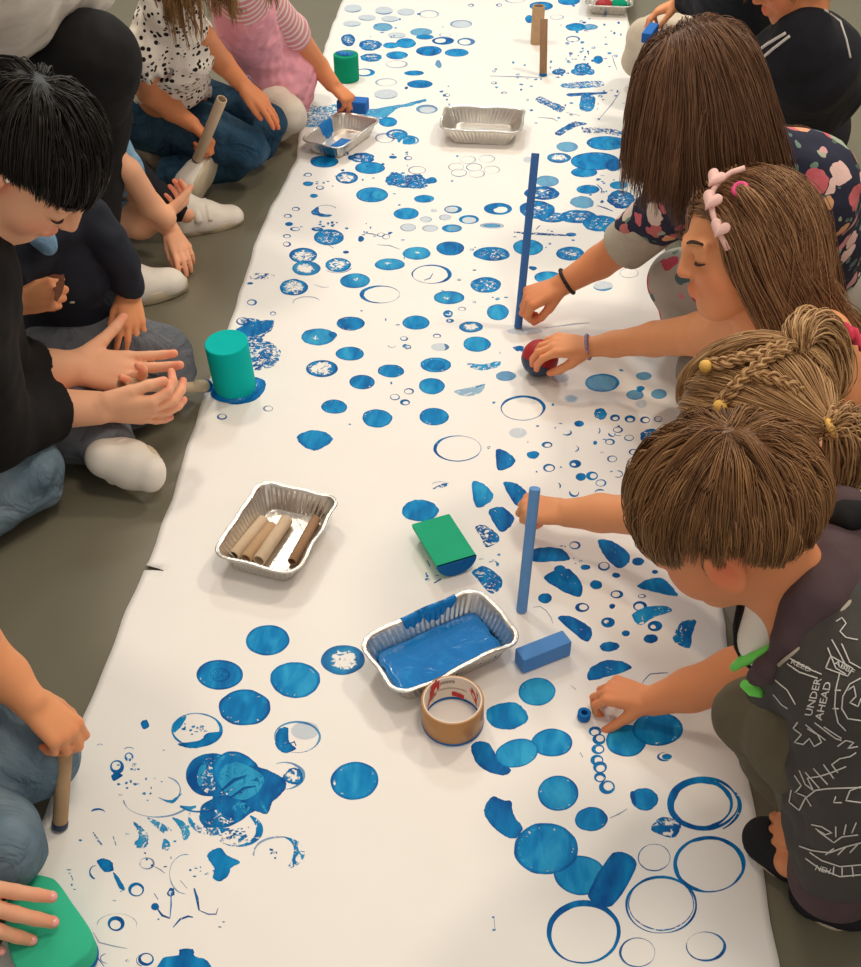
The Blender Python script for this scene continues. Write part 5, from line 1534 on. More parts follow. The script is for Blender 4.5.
# printing on the jacket
tj = bvh(J, SL)
def star(cx_, cy_, r0, n=5): return [(cx_ + r0 * (1 if i % 2 else .45) * math.cos(i * PI / n), cy_ + r0 * (1 if i % 2 else .45) * math.sin(i * PI / n)) for i in range(2 * n + 1)]
WL = [[(836, 622), (842, 618), (846, 624), (840, 632), (846, 638), (858, 640)], [(828, 648), (836, 668), (846, 674)], [(842, 644), (850, 662), (861, 668)], [(832, 640), (848, 668)], [(826, 668), (831, 656), (853, 668), (848, 676), (826, 668)],
      [(790, 658), (800, 664), (812, 670), (822, 674)], [(788, 664), (800, 672), (818, 678)], [(776, 680), (788, 690), (796, 704)], [(774, 694), (782, 704), (788, 708)],
      [(840, 672), (836, 690), (835, 706), (838, 722), (846, 730)], [(861, 678), (850, 684), (843, 696), (842, 708), (848, 718), (861, 720)], [(848, 690), (854, 686), (856, 696), (850, 702), (858, 706), (861, 698)], [(835, 690), (841, 690)], [(833, 708), (839, 708)],
      [(798, 722), (794, 728), (802, 734), (795, 742), (804, 744), (810, 738), (815, 746), (822, 742), (818, 734), (808, 728)], [(806, 724), (826, 740)], [(815, 722), (836, 738), (842, 740)], [(824, 726), (842, 738)], [(838, 746), (846, 740), (854, 742), (848, 748), (858, 746)],
      [(856, 752), (850, 756), (840, 758), (832, 764), (838, 772)], [(824, 764), (834, 778)], [(814, 768), (828, 784)], [(806, 772), (820, 788)], [(800, 770), (806, 784), (814, 790), (808, 778), (820, 776), (832, 772), (846, 766)], [(795, 775), (802, 785), (796, 792), (806, 796), (812, 806)],
      [(836, 796), (834, 802), (842, 802)], [(861, 786), (850, 790), (846, 800), (861, 802)], [(792, 790), (790, 802), (800, 810), (806, 798), (816, 790), (830, 788), (861, 787)], [(812, 824), (822, 826), (832, 832), (826, 834), (816, 828)], [(818, 830), (834, 842), (842, 836), (858, 834)], [(836, 836), (836, 826)], [(844, 834), (846, 824)], [(852, 832), (856, 822)],
      [(810, 852), (822, 860), (840, 866), (861, 864)], [(806, 858), (820, 868), (840, 876), (861, 874)], [(834, 866), (833, 874)], [(842, 867), (842, 876)], [(852, 866), (853, 876)], [(800, 846), (812, 850), (830, 852), (846, 846), (861, 842)], [(826, 854), (834, 848)], [(838, 854), (846, 846)], [(850, 852), (857, 844)]]
printed_lines(tj, WL, 1.5, M['whiteprint'], 'white_line_print', R)
for tx, og, xd, yd in (('UNDER', (812, 716), (3.0, -11.2), (-10, -1.6)), ('AHEAD', (822, 720), (3.0, -11.4), (-10, -1.6)), ('ABBF', (834, 664), (8.6, 4.6), (3.4, -6.6)), ('REED', (791, 663), (8.5, 4.0), (2.4, -6)), ('NEH', (815, 869), (7.5, 2.2), (2.4, -7))):
    printed_text(tj, tx, og, xd, yd, M['whiteprint'], 'white_lettering', R)

# ================================================================== girl with dark blond braids (behind the boy)
R = person(880, 560, 'girl with braided dark blond hair and ponytails holding a blue foam rod', 'child')
B = Vol(.003); hc = P(752, 425, .50); nb = P(800, 470, .40)
HL = head(B, hc, (-.80, .10, -.55), (-.52, .10, .85), .205, nb, .042)
B.chain([(800, 470, .40, 40), (850, 510, .34, 70), (890, 560, .16, 76)], .03)
B.chain([(830, 500, .36, 34), (720, 528, .20, 26), (650, 516, .13, 21), (600, 513, .095, 18.5), (568, 513, .08, 14.5)], .012)
wr = P(567, 513, .08)
hand(B, wr, P(543, 510, .082) - wr, (.05, -.25, 1), -1, .135, curl=((70, 85, 55), (75, 85, 55), (80, 85, 55), (85, 85, 55)), thumb=(35, 30), spread=2, tcurl=20)
grow(B, 'body', SK_KID, R)
G_ = Vol(.004); G_.chain([(822, 482, .40, 50), (855, 515, .35, 82), (890, 570, .15, 92)], .04); G_.chain([(850, 500, .38, 60), (800, 516, .30, 46)], .02)
tag(grow(G_, 'shirt', M['white_cloth'], R, 2, (.0015, 50)), 'white shirt')
G_ = Vol(.004); G_.chain([(880, 580, .14, 70), (790, 560, .14, 60), (770, 600, .1, 44)], .03); G_.chain([(790, 560, .12, 50), (870, 600, .06, 40)], .02); grow(G_, 'trousers', M['grey_leg'], R)
bun1, bun2 = P(800, 352, .60), P(832, 428, .57)
def toward(b1, b2, dirw):
    def f(p, s, D):
        left = D[:, 0] > 0.0        # her right side goes to the far ponytail
        tg = np.where(left[:, None], b1, b2) - p
        dd = np.linalg.norm(tg, axis=1, keepdims=True)
        return tg / np.maximum(dd, .01) * 1.2
    return f
hair(HL, R, M['hair_l'], guides=460, kids=16, length=.14, crown=None, initfn=lambda x, y, z: (.4 * np.sign(x), -.8, .3), mask=std_mask(.40, .0, -.6), grav=.0, stiff=.7, comb=toward(bun1, bun2, 0), vol_=.10, clump=.008, thick=.0007, tipclump=.5,
     lenfn=lambda x, y, z: np.linalg.norm((HL['cc'] + (np.array([x, y, z]) * HL['rad']) @ np.array([HL['r'], HL['f'], HL['u']])) - (bun1 if x > 0 else bun2)) / .14 * 1.15, frizz=.001, seed=8)
def braid(pts, w, mat, root, bands=True):
    """three strands plaited round each other along a path"""
    pts = [np.asarray(p) for p in pts]; L_ = [0]
    for a, b in zip(pts, pts[1:]): L_.append(L_[-1] + np.linalg.norm(b - a))
    n = int(L_[-1] / .0022); mb = []; nrm = []
    C_ = np.array([[np.interp(s, L_, [p[i] for p in pts]) for i in range(3)] for s in np.linspace(0, L_[-1], n)])
    tg = np.gradient(C_, axis=0); tg /= np.linalg.norm(tg, axis=1, keepdims=True)
    out = C_ - HL['cc']; out -= tg * (out * tg).sum(1, keepdims=True); out /= np.linalg.norm(out, axis=1, keepdims=True); sd = np.cross(tg, out)
    s = np.linspace(0, L_[-1], n); allp, tn = [], []; rr = np.random.default_rng(5)
    for j in range(3):
        ph = s / (w * 2.6) * 2 * PI / 1.5 + j * 2 * PI / 3
        ctr = C_ + sd * (np.sin(ph) * w * .55)[:, None] + out * (np.sin(2 * ph) * w * .28 + w * .35)[:, None]
        for q in range(12):
            a = rr.uniform(0, 6.28); r_ = w * .34 * math.sqrt(rr.uniform(0, 1))
            allp.append(ctr + sd * (r_ * math.cos(a)) + out * (r_ * math.sin(a))); tn.append(rr.uniform(.25, 1))
    T_ = np.stack([np.array([np.interp(np.linspace(0, 1, 60), np.linspace(0, 1, n), p[:, i]) for i in range(3)]).T for p in allp])
    V, Q, t2 = strand_mesh(T_, w * .13, np.array(tn), tip=.7)
    return mesh_obj('braid', V, Q, mat, root, attrs={'tone': t2})
tl = HL
def scalp(px, py, off=.012):
    """point just above the scalp seen at a pixel"""
    d = unit(CF + (px - CX) / F_PX * CR - (py - CY) / F_PX * CU); A_ = np.array([tl['r'], tl['f'], tl['u']])
    o = A_ @ (CAM - tl['cc']) / (tl['rad'] + off); dv = A_ @ d / (tl['rad'] + off); a, b, c = dv @ dv, 2 * o @ dv, o @ o - 1
    D_ = max(0, b * b - 4 * a * c); return CAM + d * ((-b - math.sqrt(D_)) / (2 * a))
for pth, w in (([(706, 366), (730, 364), (752, 357), (775, 350), (794, 346)], .0085), ([(720, 405), (735, 388), (752, 372), (770, 358), (788, 350)], .0085), ([(752, 376), (775, 380), (792, 388), (806, 398), (816, 410)], .0085)):
    braid([scalp(a, b) for a, b in pth], w, M['hair_l'], R)
for a, b in ((706, 366), (720, 406)):
    mb = MB(); ellipsoid(mb, scalp(a, b, .016), (.008, .008, .007)); mb.build('hair_band', M['yellow'], R)
def ponytail(root, base, pts, r0, mat, n=260, seed=1, curl=.0):
    """gathered hair bending out of its band"""
    rr = np.random.default_rng(seed); pts = [np.asarray(base)] + [np.asarray(p) for p in pts]; s = np.linspace(0, 1, len(pts)); t_ = np.linspace(0, 1, 18)
    def cub(i):
        v = [p[i] for p in pts]; return np.interp(t_, s, v)
    C_ = np.stack([cub(i) for i in range(3)], 1)
    for _ in range(3): C_[1:-1] = .5 * C_[1:-1] + .25 * (C_[:-2] + C_[2:])
    o = rr.normal(size=(n, 3)); o /= np.linalg.norm(o, axis=1, keepdims=True); o *= np.sqrt(rr.uniform(0, 1, (n, 1)))
    prof = r0 * (.35 + .9 * np.sin(PI * np.clip(t_ * .85 + .05, 0, 1)) ** .8) * np.where(t_ > .75, 1 - (t_ - .75) * 2.2, 1)
    PT = C_[None] + o[:, None, :] * prof[None, :, None] + np.cumsum(rr.normal(size=(n, 18, 3)), 1) * .0006
    V, Q, tn = strand_mesh(PT, .0011 * rr.uniform(.7, 1.3, n), rr.uniform(.1, 1, n))
    return mesh_obj('ponytail', V, Q, mat, root, attrs={'tone': tn})
ponytail(R, bun1, [P(798, 330, .62), P(812, 324, .60), P(830, 345, .56), P(838, 385, .52), P(830, 402, .50)], .022, M['hair_l'], 380, 3)
ponytail(R, bun2, [P(845, 420, .575), P(850, 440, .55), P(846, 475, .50), P(828, 495, .46)], .024, M['hair_l'], 420, 4)
band_ring(R, bun1, (.2, .3, 1), .010, .004, 'yellow', 'hair_band'); band_ring(R, bun2, (.8, 0, .6), .010, .004, 'yellow', 'hair_band')
A, Bt = P(521.5, 612, .0), P(535, 488, .205); A[2] = ground(*A[:2]) + .0005
mb, _ = cylinder('', A, Bt, S(5.4, A), '', '', ''); tag(mb.build('foam_rod', M['bluerod']), 'light blue foam rod held by the girl with blond braids, tip on the paper', 'foam rod', 'foam rods')

# ================================================================== girl with the heart hairband
R = person(840, 420, 'girl in a heart hairband reaching out with a red ball', 'child')
B = Vol(.003); hc = P(745, 243, .50); nb = P(762, 312, .40)
HK = head(B, hc, (-.95, -.22, -.16), (-.22, .28, .93), .218, nb, .040)
B.chain([(762, 312, .39, 30), (795, 355, .31, 44), (828, 420, .12, 54)], .03)
B.chain([(775, 318, .37, 28), (702, 334, .21, 22), (655, 339, .14, 17), (615, 344, .10, 12.5), (590, 347, .088, 10)], .012)
wr = P(590, 347, .088)
hand(B, wr, P(560, 345, .094) - wr, (-.05, -.25, 1), 1, .145, curl=((28, 38, 28), (30, 38, 28), (32, 40, 30), (35, 42, 32)), thumb=(28, 38), spread=7, tcurl=16)
B.chain([(824, 336, .40, 27), (854, 378, .31, 26), (826, 414, .22, 20), (780, 424, .13, 15)], .012)
wr2 = P(780, 424, .13); hand(B, wr2, P(750, 424, .11) - wr2, (0, -.2, 1), -1, .115, curl=(20, 20, 25, 25), thumb=(40, 15))
grow(B, 'body', SK_KID, R)
eyes(HK, R, M['lash'])
G_ = Vol(.004); G_.chain([(780, 328, .37, 36), (800, 358, .31, 54), (830, 430, .1, 76)], .04)
tag(grow(G_, 'dress', M['pink'], R, 2, (.0015, 60)), 'coral pink dress')
rf = MB()     # ruffle at the shoulder
pc = [P(a, b, z) for a, b, z in ((806, 330, .43), (818, 320, .445), (836, 320, .45), (854, 330, .44), (864, 346, .41))]
for row in range(1):
    top, bot = [], []
    for i, s in enumerate(np.linspace(0, 4, 49)):
        k = min(3, int(s)); p = pc[k] + (pc[k + 1] - pc[k]) * (s - k); w_ = math.sin(i * 1.1)
        top.append([p + np.array([0, 0, .004]), p + np.array([.001, -.010, .006 + .004 * w_]), p + np.array([.002, -.020 - .003 * w_, .002 + .006 * w_]), p + np.array([.002, -.028 - .004 * w_, -.010 + .004 * w_])])
    rf.loft(top)
o = rf.build('ruffle', M['pink'], R); s_ = o.modifiers.new('t', 'SOLIDIFY'); s_.thickness = .002
G_ = Vol(.004); G_.chain([(835, 430, .1, 74), (740, 380, .12, 44), (712, 372, .10, 34)], .03); G_.chain([(712, 372, .10, 32), (790, 400, .05, 30)], .02); tag(grow(G_, 'trousers', M['grey_leg'], R), 'grey leggings')
sph = [(P(795, 352, .30), .075), (P(766, 320, .375), .042), (P(822, 335, .34), .04), (P(815, 395, .2), .09)]
hair(HK, R, M['hair_k'], guides=500, kids=22, length=.54, crown=None, initfn=lambda x, y, z: (1.0 * np.sign(x) * (.5 + z), -.75, .15) if y > -.25 else (.5 * np.sign(x), .1, -1.), mask=std_mask(.46, .0, -.62), grav=.42, stiff=.9, vol_=.12, clump=.012, thick=.0007, tipclump=.75,
     comb=lambda p, s, D: np.array([.62, .10, .05]) * np.where(D[:, 1:2] > .15, .8, np.where(D[:, 1:2] > -.35, .18, .42)) * (.55 if s > .25 else .2), collide=sph, steps=22, frizz=.003, wave=.0065, seed=2, lenfn=lambda x, y, z: .85 + .2 * (y < 0), lvar=.3)
tl = HK
hb = MB(); pts = [scalp(a, b, .020) for a, b in ((728, 250), (723, 240), (717, 228), (713, 215), (711, 202), (713, 190), (720, 180), (732, 172), (745, 168))]
hb.tube(pts, .0042, 8); hbo = hb.build('hairband', M['heart'], R)
def heart(c, nrm, up, s):
    n_ = unit(nrm); u = unit(np.asarray(up) - n_ * np.dot(up, n_)); w_ = np.cross(u, n_); out = []
    for t_ in np.linspace(0, 2 * PI, 41)[:-1]:
        x = 16 * math.sin(t_) ** 3; y = 13 * math.cos(t_) - 5 * math.cos(2 * t_) - 2 * math.cos(3 * t_) - math.cos(4 * t_); out.append((x / 17, y / 17))
    mb = MB(); mb.loft([[c + (w_ * x + u * y) * s * q + n_ * z for x, y in out] for q, z in ((.9, -.002), (1, 0), (1, .003), (.9, .005))], cap0=True, cap1=True); return mb
for a, b, s in ((720, 228, .0155), (712, 200, .0165), (716, 178, .016)):
    c_ = scalp(a, b, .026); tag(heart(c_, unit(c_ - HK['cc']) + unit(CAM - c_) * .5, (.3, .2, 1), s).build('felt_heart', M['heart'], hbo), 'pale pink heart')
cc_ = scalp(740, 189, .022); band_ring(R, cc_, cc_ - HK['cc'], .008, .0045, 'band', 'hair_band')
ponytail(R, cc_, [scalp(748, 196, .03), P(768, 225, .56), P(775, 270, .48), P(772, 320, .42)], .013, M['hair_k'], 150, 9)
band_ring(R, P(588, 347, .088), P(615, 344, .10) - P(590, 347, .088), S(11.5, wr), .0042, 'bead', 'bead_bracelet', beads=22)
tk = bvh([c for c in R.children if c.name.startswith('body')][0])
o_ = stain(tk, blobpx(828, 346, 6, 9, .5, .05), 'plaster', 'sticking_plaster', R)
if o_: tag(o_, 'mint green plaster on the upper arm')
bc = P(540, 358, .042); br = S(18.6, bc); bc[2] = br + ground(*bc[:2]) + .0006
root = empty('ball', bc - [0, 0, br]); mb = MB(); ellipsoid(mb, bc, (br, br, br), None, 36, 24); mb.build('ball_body', M['redball'], root)
mb = MB(); axd = unit([-.35, -.45, -.82])
uu = unit(np.cross(axd, [0, 0, 1])); vv = np.cross(axd, uu)
mb.loft([[bc + (br + .0006) * (axd * math.cos(a) + (uu * math.cos(b) + vv * math.sin(b)) * math.sin(a)) for b in np.linspace(0, 2 * PI, 37)[:-1]] for a in np.linspace(.03, 1.25, 12)], cap0=True)
tag(mb.build('painted_side', M['navy_paint'], root), 'side dipped in dark blue paint'); tag(root, 'red ball dipped in dark blue paint under the girl\'s hand', 'ball')

# ================================================================== girl with long hair in the floral top
R = person(790, 300, 'girl with long brown hair and a navy floral top stamping with a blue rod', 'child')
B = Vol(.003); hc = P(698, 98, .64); nb = P(748, 165, .54)
HI = head(B, hc, (-.78, .05, -.62), (-.62, .05, .78), .215, nb, .043)
B.chain([(748, 165, .54, 28), (790, 195, .46, 44), (806, 262, .18, 44)], .03)
B.chain([(740, 165, .52, 26), (668, 208, .33, 22), (635, 238, .23, 20), (600, 262, .15, 16), (560, 286, .095, 11)], .012)
wr = P(560, 286, .095)
hand(B, wr, P(530, 298, .078) - wr, (-.25, -.35, .9), 1, .150, curl=((55, 60, 35), (60, 65, 40), (65, 70, 45), (70, 70, 45)), thumb=(22, 40), spread=3, tcurl=18)
B.chain([(690, 312, .05, 20), (720, 330, .04, 20)], .012)
grow(B, 'body', SK_TAN, R)
hair(HI, R, M['hair_i'], guides=520, kids=22, length=.30, lenfn=lambda x, y, z: .50 + .1 * (x < 0) + .66 * min(1, max(0, .25 - y)), crown=None, initfn=lambda x, y, z: (1.0 * np.sign(x) * (.4 + abs(z)), .1 * (y > 0) - .3 * (y < 0), -.1), mask=std_mask(.44, .0, -.62), grav=.5, stiff=1., vol_=.13, clump=.013, thick=.0007, tipclump=.7,
     comb=lambda p, s, D: np.clip(.12 - D[:, 1:2], 0, .7) * np.array([.30, .0, 0]), collide=[(P(785, 190, .45), .085), (P(748, 165, .51), .05)], steps=20, frizz=.002, seed=6, lvar=.25)
G_ = Vol(.004); G_.chain([(764, 162, .53, 36), (796, 192, .47, 56), (808, 232, .32, 52), (806, 268, .18, 56)], .04); G_.chain([(752, 165, .52, 34), (672, 206, .335, 30), (634, 238, .235, 26)], .02)
a_, b_ = P(672, 206, .335), P(628, 243, .22); G_.cut(b_, b_ - a_, .10)
tag(grow(G_, 'top', M['floral'], R, 2, (.0018, 50)), 'navy floral top')
cf = Vol(.003); a1, b1 = P(650, 226, .275), P(626, 245, .215); cf.cone(a1, b1, S(27, a1), S(26, b1), .01); cf.cut(b1 + unit(b1 - a1) * .006, b1 - a1, .08); tag(grow(cf, 'turned_cuff', M['beige'], R), 'beige turned back cuff')
G_ = Vol(.004); G_.chain([(815, 275, .16, 62), (720, 278, .17, 40), (680, 280, .15, 31)], .03); G_.chain([(680, 282, .14, 30), (690, 318, .06, 26), (760, 330, .05, 26)], .02); tag(grow(G_, 'leggings', M['rose'], R), 'grey leggings printed with roses')
yb = MB(); 
band_ring(R, P(567, 281.5, .104), P(600, 262, .15) - P(560, 286, .095), S(13.2, wr), .0042, 'blackband', 'wristband')
tI = bvh([c for c in R.children if c.name.startswith('top')][0])
A, Bt = P(518, 329, .0), P(535.5, 153, .335); A[2] = ground(*A[:2]) + .0005
mb, _ = cylinder('', A, Bt, S(3.9, A), '', '', ''); tag(mb.build('foam_rod', M['bluerod_dark']), 'long dark blue foam rod held upright by the girl in floral top', 'foam rod', 'foam rods')
# ================================================================== child in the black tracksuit (far right)
R = person(830, 170, 'child in a black tracksuit with white shoulder stripes at the far right', 'child')
B = Vol(.0035); hc = P(797, -34, .68); nb = P(803, 38, .56)
HJ = head(B, hc, (-.86, -.22, -.45), (-.40, -.05, .91), .20, nb, .042)
B.chain([(803, 38, .55, 22), (806, 80, .42, 34), (800, 120, .25, 34)], .03); grow(B, 'body', SK_TAN, R)
hair(HJ, R, M['hair_m'], guides=200, kids=10, length=.07, crown=(0, -.5, .8), mask=std_mask(.3, -.02, -.5), grav=.1, vol_=.12, thick=.0008, tipclump=.6, seed=14)
G_ = Vol(.0045); G_.chain([(800, 46, .54, 34), (806, 62, .49, 48), (800, 88, .38, 52), (780, 128, .24, 46)], .03)
G_.chain([(770, 58, .50, 24), (752, 90, .38, 26), (738, 118, .24, 24), (706, 128, .16, 20)], .03)
G_.chain([(836, 56, .50, 22), (838, 90, .38, 24), (815, 118, .26, 22)], .03)
G_.chain([(803, 30, .575, 26), (803, 46, .54, 30)], .02)
J2 = grow(G_, 'track_jacket', M['track'], R, 2, (.002, 40))
t2 = bvh(J2)
printed_lines(t2, [[(752, 56), (768, 44), (786, 33)], [(754, 66), (772, 50), (790, 36)]], 3.2, M['whiteprint'], 'white_stripe', R)
printed_lines(t2, [[(824, 10), (840, 22), (846, 40), (850, 58)]], 2.5, M['whiteprint'], 'white_stripe', R)
G_ = Vol(.0045); G_.chain([(800, 130, .18, 48), (745, 150, .14, 34), (728, 150, .12, 28)], .03); G_.chain([(728, 150, .10, 26), (800, 165, .05, 22)], .02); grow(G_, 'trousers', M['track'], R, 1)
wr = P(706, 128, .16); 

# ================================================================== child with pale trousers behind
R = person(700, 60, 'child in dark top and cream trousers kneeling beside the far foil tray', 'child')
B = Vol(.004); hc = P(742, -110, .74); nb = P(738, -50, .60)
HN = head(B, hc, (-.85, -.1, -.5), (-.48, -.05, .87), .20, nb, .042)
B.chain([(738, -50, .60, 20), (738, 0, .42, 34), (730, 40, .2, 36)], .03)
B.chain([(735, -20, .52, 16), (706, -6, .40, 12), (682, 2, .34, 9.5)], .012)
wr = P(680, 2, .335); hand(B, wr, P(650, 14, .30) - wr, (.0, .1, 1), 1, .13, curl=(30, 30, 35, 40), thumb=(35, 25), spread=5); grow(B, 'body', SK_KID, R)
hair(HN, R, M['hair_m'], guides=160, kids=8, length=.07, crown=(0, -.5, .8), mask=std_mask(.3, -.02, -.5), grav=.1, vol_=.12, thick=.0009, tipclump=.6, seed=15)
G_ = Vol(.0045); G_.chain([(738, -45, .58, 30), (740, -5, .45, 42), (735, 40, .2, 44)], .03); G_.chain([(730, -22, .53, 20), (704, -6, .40, 16), (688, 1, .35, 14)], .02)
G_.cut(P(684, 1, .345), P(684, 2, .34) - P(704, -6, .40), .06); grow(G_, 'jumper', M['track'], R, 2, (.002, 40))
G_ = Vol(.0045); G_.chain([(735, 50, .16, 40), (660, 36, .20, 20), (644, 36, .18, 17)], .03); G_.chain([(644, 38, .17, 17), (638, 60, .08, 15), (700, 66, .05, 18)], .02); grow(G_, 'trousers', M['cream'], R, 2, (.002, 40))
c_ = P(650, 33, .275); mb = MB(); ax = unit(P(659, 22, .285) - P(642, 46, .27)); ay = unit(np.cross([0, 0, 1.], ax)); az = np.cross(ax, ay)
frame_box(mb, c_, ax, ay, az, S(14, c_), S(5, c_), S(5, c_)); tag(mb.build('foam_block', M['bluefoam_dark'], smooth=False, bevel=.003), 'blue foam block held over cream trousers by the child at the far right', 'foam stamp')

# ------------------------------------------------------------------ bench at the right edge
b0 = P(838, 238, 0); root = empty('bench', b0)
ax = unit(P(861, 262, .0) - P(822, 196, .0)); ax[2] = 0; ax = unit(ax); ay = np.cross([0, 0, 1.], ax); az = np.array([0, 0, 1.])
c_ = P(858, 232, .12)
for k in range(3):
    mb = MB(); frame_box(mb, c_ - ay * (.03 + .085 * k) * (1 if ay[0] < 0 else -1), ax, ay, az, .26, .038, .012); mb.build('slat', M['wood'], root, smooth=False, bevel=.002)
for s in (-1, 1):
    mb = MB(); frame_box(mb, c_ + ax * .2 * s - ay * .11 * (1 if ay[0] < 0 else -1) - az * (.012 + (c_[2] - .012) / 2), ax, ay, az, .02, .10, (c_[2] - .012) / 2 - .0005); mb.build('leg', M['blackband'], root, smooth=False)
tag(root, 'low wooden bench with black legs at the right edge behind the floral top', 'bench')

# ================================================================== woman with black hair (left)
R = person(-20, 520, 'woman with short black hair and black jumper holding a cardboard tube over the paper', 'woman')
B = Vol(.003); hc = P(28, 158, .63); nb = P(-40, 205, .56)
HA = head(B, hc, (.62, -.12, -.78), (.78, -.02, .62), .235, nb, .052)
B.chain([(-40, 205, .56, 50), (-80, 300, .46, 70), (-90, 420, .16, 100)], .03)
# upper hand: open palm
B.chain([(-60, 300, .46, 40), (-10, 372, .24, 30), (50, 372, .19, 22), (76, 368, .18, 18)], .012)
w1 = P(72, 367, .185); h1 = P(122, 372, .165) - w1
hand(B, w1, h1, (-.15, .55, -.80), -1, .195, curl=((8, 8, 6), (12, 12, 8), (45, 45, 25), (55, 50, 30)), thumb=(50, -4), spread=4, adult=True, tcurl=-6)
# lower hand round the tube
B.chain([(-60, 340, .44, 42), (-20, 424, .22, 34), (50, 409, .165, 21), (98, 408, .152, 17)], .012)
w2 = P(96, 408, .155); h2 = P(140, 410, .135) - w2
hand(B, w2, h2, (-.05, -.90, -.25), 1, .185, curl=((30, 38, 25), (22, 32, 22), (12, 22, 18), (4, 14, 14)), thumb=(24, 14), spread=11, adult=True, tcurl=8)
grow(B, 'body', SK_PALE, R)
eyes(HA, R, M['lash'])
hair(HA, R, M['hair_a'], guides=420, kids=12, length=.13, crown=(.0, -.45, .85), mask=std_mask(.30, .02, -.6), grav=.05, vol_=.16, clump=.008, thick=.0009, tipclump=.6, seed=21, frizz=.001, hug=.03, trim=lambda x, y, z: z > (-.02 if y > .3 else -.06 if y > -.25 else -.75))
mb = MB(); e_ = HA['g'](-.03, .0, 0); pe = HA['g'](.0, .365, -.175); pe2 = HA['g'](.04, .395, .06)
for q, r_ in ((pe, .0042), (pe2, .0034)):
    m2 = MB(); ellipsoid(m2, q, (r_, r_, r_)); m2.build('pearl_earring', M['pearl'], R)
G_ = Vol(.0045); G_.chain([(-48, 222, .53, 60), (-78, 290, .47, 90), (-110, 420, .16, 110)], .04)
G_.chain([(-50, 285, .47, 60), (-14, 366, .25, 44), (34, 374, .20, 32)], .02); G_.chain([(-50, 335, .44, 60), (-18, 425, .225, 48), (46, 411, .17, 33)], .02); G_.cut(P(36, 374, .20), P(34, 374, .20) - P(-14, 366, .25), .07); G_.cut(P(54, 409, .165), P(46, 411, .17) - P(-18, 425, .225), .07)
G_.cut(P(46, 378, .175), P(56, 378, .17) - P(6, 372, .235), .09) if False else None
grow(G_, 'jumper', M['black'], R, 2, (.0022, 40))
G_ = Vol(.0045); G_.chain([(-110, 470, .12, 90), (-20, 475, .10, 48), (22, 474, .085, 40)], .03); G_.chain([(22, 474, .08, 38), (-60, 540, .05, 34)], .03); grow(G_, 'jeans', M['denim'], R, 2, (.003, 40))
A, Bt = P(207, 386, .022), P(122, 385, .175); 
tube_thing('cardboard_tube', A, Bt, S(6.2, A), 'card_pale', 'cardboard tube with blue end held by the black haired woman beside the teal cylinder', tip='dry', tiplen=.010)

# ================================================================== child in the navy coat
R = person(90, 400, 'child in a navy coat and grey jeans sitting cross legged beside the woman', 'child')
B = Vol(.003); hc = P(40, 140, .50); nb = P(50, 205, .40)
HC = head(B, hc, (.80, -.45, -.40), (.36, -.15, .92), .20, nb, .042)
B.chain([(50, 210, .40, 20), (68, 270, .28, 34), (78, 330, .12, 40)], .03)
B.chain([(104, 236, .36, 10), (124, 270, .29, 11), (129, 294, .235, 10.5)], .012)
w1 = P(129, 293, .235); hand(B, w1, P(131, 316, .205) - w1, (.35, -.25, .9), -1, .125, curl=(12, 14, 16, 22), thumb=(32, 15), spread=9)
B.chain([(50, 240, .37, 12), (8, 286, .35, 11), (20, 304, .335, 10)], .012)
w2 = P(19, 304, .335); hand(B, w2, P(38, 298, .345) - w2, (-.25, -.75, .5), 1, .125, curl=((70, 80, 50), (70, 80, 50), (75, 80, 50), (80, 80, 50)), thumb=(30, 30), spread=1, tcurl=15)
grow(B, 'body', SK_KID, R)
hair(HC, R, M['hair_a'], guides=160, kids=8, length=.07, crown=(0, -.5, .8), mask=std_mask(.3, -.02, -.5), grav=.1, vol_=.10, thick=.0009, tipclump=.6, seed=16)
G_ = Vol(.0045); G_.chain([(58, 222, .395, 32), (66, 262, .30, 44), (72, 325, .13, 54)], .04)
G_.chain([(88, 220, .395, 24), (108, 240, .36, 20), (124, 268, .295, 17.5), (128, 288, .25, 16)], .006); G_.cut(P(130, 290, .243), P(127, 300, .22) - P(136, 272, .285), .05)
G_.chain([(52, 232, .38, 26), (2, 286, .35, 20), (14, 303, .335, 16)], .02); G_.cut(P(20, 304, .335), P(30, 304, .33) - P(2, 286, .35), .045)
G_.chain([(40, 236, .41, 15), (60, 232, .40, 15)], .02)
cN = grow(G_, 'coat', M['navy'], R, 2, (.0022, 40))
cl = Vol(.003); cl.chain([(36, 240, .425, 7), (48, 246, .415, 8), (50, 238, .425, 6)], .01); tag(grow(cl, 'collar', M['chambray'], R), 'pale blue shirt collar')
tg = MB(); q = on_surface(bvh(cN), 72, 302, .001)
if q is not None: ellipsoid(tg, q, (.005, .003, .002)); tag(tg.build('tag', M['beige'], R), 'small grey tag')
G_ = Vol(.0045); G_.chain([(85, 340, .11, 58), (140, 358, .11, 34), (163, 360, .105, 31)], .03); G_.chain([(163, 362, .10, 30), (130, 400, .06, 28), (80, 420, .05, 28)], .03)
G_.chain([(70, 360, .11, 50), (60, 410, .10, 40), (66, 428, .08, 34)], .03); G_.chain([(66, 428, .075, 32), (96, 430, .065, 30), (110, 450, .06, 27)], .02)
a_ = P(115, 455, .055); G_.cut(a_, P(115, 455, .055) - P(96, 430, .065), .06)
grow(G_, 'jeans', M['denim_grey'], R, 2, (.003, 40))
sk = Vol(.003); sk.chain([(106, 446, .06, 15), (124, 456, .06, 14)], .01); tag(grow(sk, 'sock', M['white_cloth'], R), 'white sock')
shoe(R, P(116, 454, .04), P(163, 477, .045), (.15, -.80, .45), .086, 'shoe_white', 'sole', lbl='white trainer seen from its side', straps=1)
